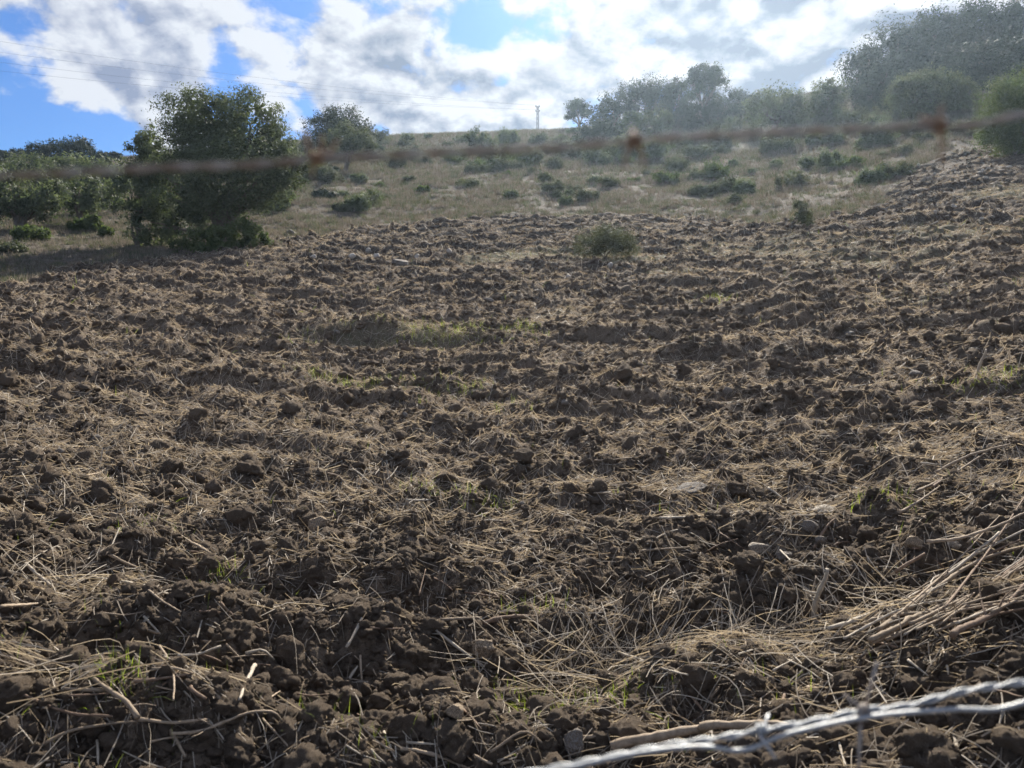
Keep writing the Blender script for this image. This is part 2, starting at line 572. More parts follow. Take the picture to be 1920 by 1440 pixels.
def mat_bark(name, ca, cb, scale=1.0):
    m, t, out = new_mat(name)
    pos = t.n('ShaderNodeNewGeometry').outputs['Position']
    n = t.noise(pos, 30 * scale, 5, 0.7)
    n2 = t.noise(pos, 6 * scale, 3, 0.6)
    rnd = t.n('ShaderNodeObjectInfo').outputs['Random']
    c = t.mix(t.ramp(n, .3, .7), ca, cb)
    c = t.mix(t.math('MULTIPLY', t.ramp(n2, .45, .7), 0.5), c, tuple(0.45 * v for v in ca))
    c = t.mix(t.math('MULTIPLY', rnd, 0.45), c, tuple(0.6 * v for v in ca))
    principled(t, out, c, 0.8, 0.25, n, 0.006 / scale, 0.7)
    return m


def mat_stone(name, ca, cb):
    m, t, out = new_mat(name)
    tc = t.n('ShaderNodeTexCoord').outputs['Object']
    n = t.noise(tc, 30, 6, 0.7)
    n2 = t.noise(tc, 9, 3, 0.6)
    c = t.mix(t.ramp(n, .35, .65), ca, cb)
    c = t.mix(t.ramp(n2, .44, .58, 0.0, 0.85), c, (0.12, 0.09, 0.063))
    principled(t, out, c, 0.85, 0.3, n, 0.006, 0.8)
    return m


def mat_wire(name, rust, ca=(0.22, 0.165, 0.13), cb=(0.36, 0.33, 0.30)):
    m, t, out = new_mat(name)
    tc = t.n('ShaderNodeNewGeometry').outputs['Position']
    n = t.noise(tc, 90, 5, 0.7)
    n2 = t.noise(tc, 14, 3, 0.6)
    if rust:
        c = t.mix(t.ramp(n, .35, .65), ca, cb)
        principled(t, out, c, 0.75, 0.4, n, 0.0006, 0.6, 0.15)
    else:
        c = t.mix(t.ramp(n, .3, .7), (0.29, 0.30, 0.305), (0.43, 0.44, 0.445))
        c = t.mix(t.ramp(n2, .60, .74, 0, .7), c, (0.20, 0.12, 0.08))
        principled(t, out, c, 0.55, 0.5, n, 0.0003, 0.5, 0.7)
    return m


def mat_plain(name, col, rough=0.7, metal=0.0):
    m, t, out = new_mat(name)
    tc = t.n('ShaderNodeNewGeometry').outputs['Position']
    c = t.mix(t.noise(tc, 8, 3), tuple(0.8 * v for v in col), col)
    principled(t, out, c, rough, 0.4, None, metal=metal)
    return m


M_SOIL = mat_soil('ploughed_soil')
M_CLOD = mat_soil('clod_soil', False)
M_HILL = mat_hill()
M_OLIVE = mat_leaf('olive_leaves', (0.056, 0.073, 0.047), (0.160, 0.182, 0.118), 0.32, (1.2, 1.3, 0.75))
M_DARK = mat_leaf('evergreen_leaves', (0.020, 0.032, 0.020), (0.050, 0.066, 0.038), 0.12)
M_RIM = mat_leaf('sunlit_olive_leaves', (0.052, 0.065, 0.040), (0.150, 0.165, 0.102), 0.34, (1.2, 1.3, 0.75))
M_PINE = mat_leaf('pine_needles', (0.020, 0.032, 0.020), (0.050, 0.070, 0.036), 0.18)
M_FRESH = mat_leaf('fresh_shrub_leaves', (0.055, 0.080, 0.033), (0.140, 0.168, 0.075), 0.36)
M_BROOM = mat_leaf('broom_twigs', (0.072, 0.078, 0.056), (0.155, 0.156, 0.116), 0.30)
M_SCRUB = mat_leaf('scrub_leaves', (0.062, 0.072, 0.048), (0.150, 0.156, 0.106), 0.30)
M_STRAW = mat_leaf('dry_straw', (0.16, 0.125, 0.095), (0.58, 0.515, 0.42), 0.34, (1.1, 1.0, 0.8), 0.6)
M_GRASS = mat_leaf('green_grass', (0.11, 0.15, 0.03), (0.28, 0.32, 0.09), 0.5, (1.3, 1.4, .5))
M_DRYG = mat_leaf('dry_grass', (0.115, 0.101, 0.084), (0.255, 0.224, 0.188), 0.35, (1.05, 1.0, .9))
M_ISLE = mat_leaf('island_grass', (0.10, 0.105, 0.055), (0.29, 0.27, 0.165), 0.4, (1.1, 1.1, .75))
M_BARK = mat_bark('tree_bark', (0.13, 0.105, 0.085), (0.24, 0.20, 0.165), 0.3)
M_STICK = mat_bark('dry_stick', (0.24, 0.18, 0.122), (0.39, 0.31, 0.225), 2.0)
M_STICK2 = mat_bark('brown_stick', (0.16, 0.105, 0.07), (0.28, 0.20, 0.14), 2.0)
M_PALE = mat_bark('bleached_stick', (0.34, 0.29, 0.225), (0.52, 0.455, 0.365), 2.0)
M_STONE = mat_stone('pale_stone', (0.27, 0.23, 0.18), (0.42, 0.37, 0.30))
M_WHITE = mat_stone('white_stone', (0.50, 0.46, 0.40), (0.68, 0.64, 0.58))
M_STONEG = mat_stone('grey_stone', (0.17, 0.15, 0.13), (0.28, 0.255, 0.225))
M_STONET = mat_stone('tan_stone', (0.27, 0.20, 0.13), (0.42, 0.33, 0.23))
M_RUST = mat_wire('rusty_wire', True)
M_BARB = mat_wire('rusty_barb', True, (0.22, 0.115, 0.06), (0.32, 0.22, 0.15))
M_GALV = mat_wire('galvanised_wire', False)
M_STEEL = mat_plain('grey_steel', (0.22, 0.23, 0.25), 0.6, 0.4)
M_CABLE = mat_plain('power_cable', (0.07, 0.075, 0.085), 0.6)

# ------------------------------------------------------------------ ground: one sheet, ploughed and unploughed faces


def build_ground():
    fine = np.arange(-41, 41.01, 0.185)
    coarse_r = np.arange(42.5, 318, 3.0)
    az = R(1) * np.concatenate([fine, coarse_r])
    r = np.concatenate([np.linspace(0.02, 1.5, 30)[:-1], np.exp(np.arange(math.log(1.5), math.log(46), 0.0047)),
                        np.exp(np.arange(math.log(46), math.log(190), 0.012)), np.exp(np.linspace(math.log(191), math.log(650), 25))])
    A, Rr = np.meshgrid(az, r)
    x = (Rr * np.sin(A)).ravel(); y = (Rr * np.cos(A)).ravel()
    spacing = np.maximum(0.0045 * np.hypot(x, y), 0.004)
    mask = field_mask(x, y)
    z = height(x, y, spacing, mask)
    g = grassy(x, y)
    rr = np.hypot(x, y)
    # green scrub takes over up the slope; near the olive trees too
    green = np.clip((rr - 50) / 28, 0, 1) + 0.6 * np.clip((-x - 8) / 6, 0, 1) * np.clip((rr - 28) / 10, 0, 1)
    far_dark = np.clip((y - 13) / 9 + 0.5 * vnoise(x * 0.25, y * 0.25, 97) + 0.35 * vnoise(x * 1.1, y * 0.9, 98), 0, 1)  # soil gets darker, greyer and less strawy farther out, broken up by noise
    na, nr = len(az), len(r)
    i = np.arange(nr - 1)[:, None] * na; j = np.arange(na)[None, :]; j2 = (j + 1) % na
    f = np.stack([i + j, i + na + j, i + na + j2, i + j2], -1).reshape(-1, 4)
    f = f[:, ::-1]
    infield = mask[f].sum(1) >= 2
    V = np.stack([x, y, z], -1)
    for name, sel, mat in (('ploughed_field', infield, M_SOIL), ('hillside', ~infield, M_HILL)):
        ff = f[sel]
        used = np.unique(ff)
        remap = np.full(len(V), -1); remap[used] = np.arange(len(used))
        me = mesh_np(name, V[used], remap[ff], [mat], True, {'grassy': g[used], 'far_dark': far_dark[used], 'green': np.clip(green[used], 0, 1)})
        yield obj(name, me, kind='structure')


FIELD, HILL = list(build_ground())
tag(FIELD, 'dark ploughed field of broken soil and straw on the slope')
tag(HILL, 'dry grassy hillside rising behind the ploughed field')

# ------------------------------------------------------------------ scattering


def scatter_stuff(name, pts, rot, scl, idx, variants, label, cat):
    """many tiny pieces as one object: instances on points"""
    me = bpy.data.meshes.new(name)
    me.vertices.add(len(pts))
    me.vertices.foreach_set('co', np.asarray(pts, np.float32).ravel())
    for k, typ, v in (('rot', 'FLOAT_VECTOR', rot), ('scl', 'FLOAT_VECTOR', scl)):
        a = me.attributes.new(k, typ, 'POINT')
        a.data.foreach_set('vector', np.asarray(v, np.float32).ravel())
    a = me.attributes.new('pick', 'INT', 'POINT')
    a.data.foreach_set('value', np.asarray(idx, np.int32))
    o = obj(name, me, kind='stuff', label=label, cat=cat)
    col = bpy.data.collections.new(name + '_pieces')
    for v in variants:
        col.objects.link(bpy.data.objects.new(v.name, v))
    g = bpy.data.node_groups.new(name, 'GeometryNodeTree')
    g.interface.new_socket('Geometry', in_out='INPUT', socket_type='NodeSocketGeometry')
    g.interface.new_socket('Geometry', in_out='OUTPUT', socket_type='NodeSocketGeometry')
    N = g.nodes; L = g.links
    gi = N.new('NodeGroupInput'); go = N.new('NodeGroupOutput')
    ci = N.new('GeometryNodeCollectionInfo'); ci.inputs['Collection'].default_value = col
    ci.inputs['Separate Children'].default_value = True; ci.inputs['Reset Children'].default_value = True
    iop = N.new('GeometryNodeInstanceOnPoints'); iop.inputs['Pick Instance'].default_value = True

    def attr(nm, typ):
        n = N.new('GeometryNodeInputNamedAttribute'); n.data_type = typ; n.inputs['Name'].default_value = nm
        return n.outputs[0]
    e2r = N.new('FunctionNodeEulerToRotation')
    L.new(attr('rot', 'FLOAT_VECTOR'), e2r.inputs[0])
    L.new(gi.outputs[0], iop.inputs['Points']); L.new(ci.outputs[0], iop.inputs['Instance'])
    L.new(attr('pick', 'INT'), iop.inputs['Instance Index'])
    L.new(e2r.outputs[0], iop.inputs['Rotation']); L.new(attr('scl', 'FLOAT_VECTOR'), iop.inputs['Scale'])
    L.new(iop.outputs[0], go.inputs[0])
    md = o.modifiers.new('scatter', 'NODES'); md.node_group = g
    return o


def log_polar(n, r0, r1, az=38.0, power=0.0):
    """random ground positions, thinner with distance as clods and straw stop being distinct"""
    u = rng.random(n)
    if power == 0:
        r = np.exp(math.log(r0) + u * (math.log(r1) - math.log(r0)))
    else:
        r = (r0 ** power + u * (r1 ** power - r0 ** power)) ** (1 / power)
    a = R(1) * rng.uniform(-az, az, n)
    return r * np.sin(a), r * np.cos(a)


import bmesh


def ico(sub):
    bm = bmesh.new()
    bmesh.ops.create_icosphere(bm, subdivisions=sub, radius=1.0)
    v = np.array([x.co[:] for x in bm.verts]); f = np.array([[q.index for q in p.verts] for p in bm.faces])
    bm.free()
    return v, f


ICO = {s: ico(s) for s in (2, 3, 4, 5)}


def lump(name, sub, seed, mat, rough=0.35, flat=0.7, facets=9, smooth=True):
    """a crumbly clod or a stone: planes knocked off a ball, then noise"""
    rs = np.random.default_rng(seed)
    v, f = ICO[sub]
    n = v.copy()
    rad = np.ones(len(v)) * 1.15
    for _ in range(facets):
        d = rs.normal(size=3); d /= np.linalg.norm(d)
        h = rs.uniform(0.62, 1.0)
        dp = n @ d
        rad = np.minimum(rad, np.where(dp > 1e-3, h / np.maximum(dp, 1e-3), 9))
    o = rs.uniform(-50, 50, 3)
    for fr, am in ((1.6, rough * 0.5), (4.0, rough * 0.35), (9.0, rough * 0.25), (20.0, rough * 0.15)):
        nn = (vnoise(n[:, 0] * fr + o[0], n[:, 1] * fr + n[:, 2] * fr * 0.6 + o[1], seed) + vnoise(n[:, 2] * fr + o[2], n[:, 0] * fr * 0.7 - n[:, 1] * fr, seed + 1))
        rad = rad + am * nn * 0.7
    p = n * rad[:, None]
    p *= np.array([1.0, rs.uniform(0.7, 0.95), flat * rs.uniform(0.85, 1.1)])
    return mesh_np(name, p, f, [mat], smooth)


CLODS = [lump('soil_clod_piece', 4, 40 + i, M_CLOD, 0.5, 0.75) for i in range(10)]
CLODS_S = [lump('small_clod_piece', 3, 80 + i, M_CLOD, 0.55, 0.75) for i in range(8)]


def build_clods():
    # the large ones, each its own piece of the field
    n = 2600
    x, y = log_polar(n, 1.9, 24, 37)
    ok = field_mask(x, y) & (grassy(x, y) < 0.3)
    x, y = x[ok], y[ok]
    s = 0.022 + 0.058 * rng.random(len(x)) ** 2.0 * np.clip(np.hypot(x, y) / 5, .75, 1.6)
    app = s / np.hypot(x, y)
    o = np.argsort(-app)[:280]
    z = height(x, y)
    for k in o:
        c = obj('soil_clod', CLODS[rng.integers(len(CLODS))], FIELD, (x[k], y[k], z[k] + s[k] * 0.15))
        c.rotation_euler = (rng.normal() * 0.35, rng.normal() * 0.35, rng.random() * 6.28)
        c.scale = (s[k],) * 3
    rest = np.setdiff1d(np.arange(len(x)), o)
    # crumbs and small clods: nobody could count them
    x2, y2 = log_polar(80000, 1.8, 34, 38)
    ok = field_mask(x2, y2) & (grassy(x2, y2) < 0.4)
    x2, y2 = x2[ok], y2[ok]
    r2 = np.hypot(x2, y2)
    s2 = (0.005 + 0.022 * rng.random(len(x2)) ** 2.2) * np.clip(0.8 + r2 / 9, 1, 2.6)
    X = np.concatenate([x[rest], x2]); Y = np.concatenate([y[rest], y2]); S = np.concatenate([s[rest], s2])
    Z = height(X, Y) + S * 0.15
    x3, y3 = log_polar(26000, 9, 62, 39, 1.1)
    ok = field_mask(x3, y3) & (grassy(x3, y3) < 0.45)
    x3, y3 = x3[ok], y3[ok]
    s3 = 0.03 + 0.075 * rng.random(len(x3)) ** 2.2
    X = np.concatenate([X, x3]); Y = np.concatenate([Y, y3]); S = np.concatenate([S, s3]); Z = np.concatenate([Z, height(x3, y3) - s3 * 0.15])
    m = len(X)
    scatter_stuff('soil_crumbs', np.stack([X, Y, Z], -1), np.stack([rng.normal(size=m) * .4, rng.normal(size=m) * .4, rng.random(m) * 6.28], -1),
                  S[:, None] * rng.uniform(0.75, 1.25, (m, 3)), rng.integers(0, len(CLODS_S), m), CLODS_S, 'small crumbled clods strewn over the ploughed field', 'soil')


build_clods()

# ------------------------------------------------------------------ straw, stems and grass lying on the soil


def ribbons(name, x, y, length, width, mat, pitch, arch, tone, curl=0.25, segs=3, upright=False, lift=0.006):
    """thin bent blades; each rests on the ground under its two ends (or grows up from its foot)"""
    n = len(x)
    az = rng.random(n) * 2 * np.pi
    dx, dy = np.cos(az), np.sin(az)
    if upright:
        z0 = height(x, y) - 0.01
        lean = np.abs(pitch)
    else:
        xe, ye = x + dx * length, y + dy * length
        z0 = height(x, y); z1 = height(xe, ye); zm = height((x + xe) / 2, (y + ye) / 2)
        z0 = z0 + lift + 0.012 * rng.random(n); z1 = z1 + lift + pitch
        arch = np.maximum(arch, zm + lift - (z0 + z1) / 2)
        arch = np.clip(arch, -0.06 * length, 0.16 * length)
    V = np.zeros((n, segs + 1, 2, 3), np.float32)
    bend = rng.normal(size=n) * curl
    tw = rng.random(n) * np.pi
    for k in range(segs + 1):
        u = k / segs
        if upright:
            cx = x + dx * np.sin(lean * (0.4 + 0.6 * u)) * length * u
            cy = y + dy * np.sin(lean * (0.4 + 0.6 * u)) * length * u
            cz = z0 + np.cos(lean * (0.4 + 0.6 * u)) * length * u
        else:
            side = bend * length * np.sin(np.pi * u) * 0.5
            cx = x + dx * length * u - dy * side
            cy = y + dy * length * u + dx * side
            cz = z0 + (z1 - z0) * u + arch * 4 * u * (1 - u)
        w = width * (1.0 if not upright else (1.05 - u)) * 0.5
        ox, oy, oz = -dy * np.cos(tw) * w, dx * np.cos(tw) * w, np.sin(tw) * w
        V[:, k, 0] = np.stack([cx - ox, cy - oy, cz - oz], -1)
        V[:, k, 1] = np.stack([cx + ox, cy + oy, cz + oz], -1)
    per = (segs + 1) * 2
    b = (np.arange(n) * per)[:, None, None]
    k = (np.arange(segs) * 2)[None, :, None]
    f = (b + k + np.array([0, 1, 3, 2])[None, None, :]).reshape(-1, 4)
    return mesh_np(name, V.reshape(-1, 3), f, [mat], True, {'tone': np.repeat(tone, per)})


def build_straw():
    n = 250000
    x, y = log_polar(n, 1.75, 33, 38)
    nr = np.clip(np.hypot(x, y) / 6 - .12, .26, 1)
    # straw lies in drifts
    dr = fbm(x * 0.8, y * 1.3, 3, 71) + 0.4 * vnoise(x * 3, y * 4, 75)
    r = np.hypot(x, y)
    ok = field_mask(x, y) & (rng.random(n) < np.clip(0.50 + 0.85 * dr, 0.12, 1.0) * nr)
    x, y, r = x[ok], y[ok], r[ok]
    n = len(x)
    k = np.clip(0.85 + r / 10, 1, 4.0)
    L = (0.03 + 0.12 * rng.random(n) ** 1.8) * k ** 0.5
    W = (0.0018 + 0.0022 * rng.random(n)) * k
    tone = np.clip(rng.beta(1.7, 2.1, n), 0, 1)
    me = ribbons('straw_litter', x, y, L, W, M_STRAW, np.abs(rng.normal(size=n)) * 0.018 * k, rng.normal(size=n) * 0.008, tone, segs=2, curl=.12)
    obj('straw_litter', me, kind='stuff', label='short broken straw and roots littering the ploughed soil', cat='straw')
    n = 190000
    x, y = log_polar(n, 4.5, 50, 38, 0.35)
    dr = fbm(x * 0.5, y * 0.9, 3, 73) + 0.5 * vnoise(x * 2, y * 3, 74)
    ok = field_mask(x, y) & (rng.random(n) < np.clip(0.42 + 0.9 * dr, 0.06, 1.0))
    x, y = x[ok], y[ok]; n = len(x)
    k = np.clip(0.7 + np.hypot(x, y) / 10, 1, 3.6)
    me = ribbons('straw_chaff', x, y, (0.05 + 0.10 * rng.random(n)) * k ** 0.5, (0.0022 + 0.0022 * rng.random(n)) * k, M_STRAW, np.abs(rng.normal(size=n)) * 0.03 * k ** .5,
                 0 * x, np.clip(rng.beta(2.0, 1.9, n), 0, 1), 0.1, 1, lift=0.012)
    obj('straw_chaff', me, kind='stuff', label='fine straw chaff spread over the middle and far furrows', cat='straw')
    # dry grass stems: longer and thinner, in the nearer half
    n = 14000
    x, y = log_polar(n, 1.8, 14, 38)
    dr = fbm(x * 0.6, y * 0.9, 3, 77)
    ok = field_mask(x, y) & (rng.random(n) < np.clip(0.12 + 0.6 * dr + 0.10 * (x > 1.0), 0.02, 1))
    x, y = x[ok], y[ok]; n = len(x)
    me = ribbons('dry_stalks', x, y, 0.09 + 0.20 * rng.random(n) ** 1.5, 0.0016 + 0.0020 * rng.random(n), M_STRAW, np.abs(rng.normal(size=n)) * 0.05,
                 rng.normal(size=n) * 0.02, np.clip(rng.beta(2.6, 2.0, n), 0, 1), 0.14, 4)
    obj('dry_stalks', me, kind='stuff', label='long thin dry stalks lying across the near furrows', cat='straw')
    # two drifts of fine stalks near the fence and one at the left
    xs, ys = [], []
    for px, py, sx, sy, m in [(1080, 1245, .16, .05, 200), (1230, 1225, .16, .05, 130), (1380, 1215, .14, .04, 90), (1560, 1190, .2, .06, 110), (80, 1090, .16, .05, 90), (1780, 1130, .22, .12, 150),
                              (640, 655, .8, .35, 500), (820, 640, .7, .3, 350), (500, 690, .6, .3, 200), (120, 1330, .2, .08, 90)]:
        c = hit(px, py)
        xs.append(c[0] + rng.normal(size=m) * sx); ys.append(c[1] + rng.normal(size=m) * sy)
    x = np.concatenate(xs); y = np.concatenate(ys); n = len(x)
    me = ribbons('stalk_drift', x, y, 0.12 + 0.24 * rng.random(n), 0.0018 + 0.002 * rng.random(n), M_STRAW, np.abs(rng.normal(size=n)) * 0.04,
                 0.02 * rng.random(n), np.clip(rng.beta(3.2, 1.8, n), 0, 1), 0.16, 4, lift=0.02)
    obj('stalk_drift', me, kind='stuff', label='drifts of fine pale stalks heaped between the furrows', cat='straw')
    # fresh green grass coming up
    xs, ys = [], []
    for px, py, sx, sy, m in [(735, 740, .22, .14, 420), (700, 730, .3, .2, 240), (610, 722, .2, .12, 200), (800, 745, .25, .15, 180), (560, 650, .25, .3, 260), (850, 640, .6, .3, 600), (900, 960, .12, .08, 60),
                              (985, 1180, .10, .06, 50), (1010, 1310, .10, .08, 90), (1160, 1325, .08, .05, 60), (285, 1022, .10, .05, 160), (410, 1095, .05, .04, 60), (930, 965, .12, .06, 70),
                              (800, 965, .10, .05, 60), (240, 1385, .06, .05, 60), (585, 1340, .06, .04, 40), (1260, 990, .1, .06, 60), (1340, 570, .2, .2, 70), (980, 628, .15, .15, 90), (885, 740, .12, .1, 70),
                              (950, 780, .2, .1, 80), (1850, 745, .25, .2, 220), (1890, 730, .2, .2, 160), (1680, 980, .08, .05, 50), (1640, 975, .08, .04, 30), (660, 1420, .15, .06, 60), (980, 1335, .15, .1, 110)]:
        c = hit(px, py)
        xs.append(c[0] + rng.normal(size=m) * sx); ys.append(c[1] + rng.normal(size=m) * sy)
    x2, y2 = log_polar(2600, 1.9, 26, 37)
    q = (vnoise(x2 * 1.1, y2 * 1.1, 66) > 0.22)
    x = np.concatenate(xs + [x2[q]]); y = np.concatenate(ys + [y2[q]]); n = len(x)
    k = np.clip(np.hypot(x, y) / 6, 1, 3)
    me = ribbons('grass_sprouts', x, y, (0.035 + 0.075 * rng.random(n)) * k ** .7, 0.0042 * k, M_GRASS, rng.normal(size=n) * 0.6, 0 * x, rng.random(n), upright=True)
    obj('grass_sprouts', me, kind='stuff', label='fresh green grass sprouting between the clods', cat='grass')
    # standing grass left in the unploughed islands of the field
    x, y = log_polar(60000, 7, 44, 37, 0.8)
    g = grassy(x, y)
    q = (g > 0.25) & (rng.random(len(x)) < g)
    x, y = x[q], y[q]; n = len(x)
    k = np.clip(np.hypot(x, y) / 10, 1, 3)
    me = ribbons('standing_grass', x, y, 0.08 + 0.16 * rng.random(n), 0.006 * k, M_ISLE, rng.normal(size=n) * 0.6, 0 * x, rng.random(n), upright=True)
    obj('standing_grass', me, kind='stuff', label='greenish dry grass left standing in unploughed islands', cat='grass')


build_straw()

# ------------------------------------------------------------------ dead sticks and branches


def stick_mesh(name, pts, thick, mat, seed, twigs=0, n=None, knots=True):
    rs = np.random.default_rng(seed)
    L = np.linalg.norm(np.diff(np.asarray(pts), axis=0), axis=1).sum()
    n = n or int(np.clip(L / 0.02, 6, 40))
    p = spline(pts, n)
    w = rs.normal(size=p.shape); w[1:-1] = (w[:-2] + w[1:-1] + w[2:]) / 3
    p = p + w * thick * 0.10
    u = np.linspace(0, 1, n)
    r = thick / 2 * (1.0 - 0.45 * u) * (1 + 0.10 * rs.normal(size=n))
    if knots:
        for q in rs.integers(2, n - 2, max(1, n // 8)) if n > 6 else []:
            r[q] *= 1.22
    parts = [(p, r, 7, 0.05)]
    for _ in range(twigs):
        i = rs.integers(int(n * .2), n - 1)
        d = rs.normal(size=3); d[2] = abs(d[2]) * 0.5
        d /= np.linalg.norm(d)
        l = L * rs.uniform(0.12, 0.3)
        q = spline([p[i], p[i] + d * l * 0.5 + rs.normal(size=3) * l * .08, p[i] + d * l], 6)
        parts.append((q, np.linspace(r[i] * 0.55, r[i] * 0.2, 6), 5, 0.05))
    base = p[0].copy()
    parts = [(a - base, b, c, e) for a, b, c, e in parts]
    return join_tubes(name, parts, [mat]), base


STICK_N = [0]


def pix_stick(pix, wpx, mat=None, label=None, group=None, lifts=None, twigs=0, name='dead_branch', cat='branch', off=1.0):
    """pixel polyline -> stick resting on the ground; wpx = thickness in photograph pixels"""
    STICK_N[0] += 1
    ends = [ground_pt(*pix[0]), ground_pt(*pix[-1])]
    up = bool(lifts) and max(lifts) > 0.08
    y0 = ends[0][1]; y1 = y0 * 0.98 if up else ends[1][1]
    cum = np.concatenate([[0], np.cumsum([math.dist(pix[k], pix[k + 1]) for k in range(len(pix) - 1)])]); cum /= cum[-1]
    pts = []
    for (px, py), u in zip(pix, cum):
        v = px_dir(px, py); t = (y0 + (y1 - y0) * u) / v[1]
        pts.append(np.array([v[0] * t, v[1] * t, EYE + v[2] * t]))
    pts = np.array(pts)
    eye = np.array([0, 0, EYE])
    half = wpx * y0 / FPX * 0.5
    # lie on top of the clods: as far off as it can be without sinking in
    scales = np.linspace(1.05, 0.66, 40)
    q = np.array([spline(eye + (pts - eye) * v, 20) for v in scales])
    if up:
        q = q[:, :4]
    cl = q[..., 2] - height(q[..., 0].ravel(), q[..., 1].ravel()).reshape(q.shape[:2])
    good = np.mean(cl > -half * 0.4, axis=1) > (0.2 if up else 0.93)
    sc_ = scales[int(np.argmax(good))] if good.any() else scales[-1]
    sc_ *= off
    pts = list(eye + (pts - eye) * sc_)
    d = float(np.mean([math.hypot(p[0], p[1]) for p in pts]))
    thick = wpx * d / FPX
    me, base = stick_mesh(name, pts, thick, mat or M_STICK, STICK_N[0] * 13 + 5, twigs)
    return obj(name, me, loc=base, label=label or 'dry tan stick lying loose among the clods', cat=cat, group=group or (None if label else 'loose dry sticks'))


def z5(l): return [(0.375 * a, 900 + 0.375 * b) for a, b in l]
def z6(l): return [(600 + 0.375 * a, 900 + 0.375 * b) for a, b in l]
def z7(l): return [(1200 + 0.375 * a, 900 + 0.375 * b) for a, b in l]


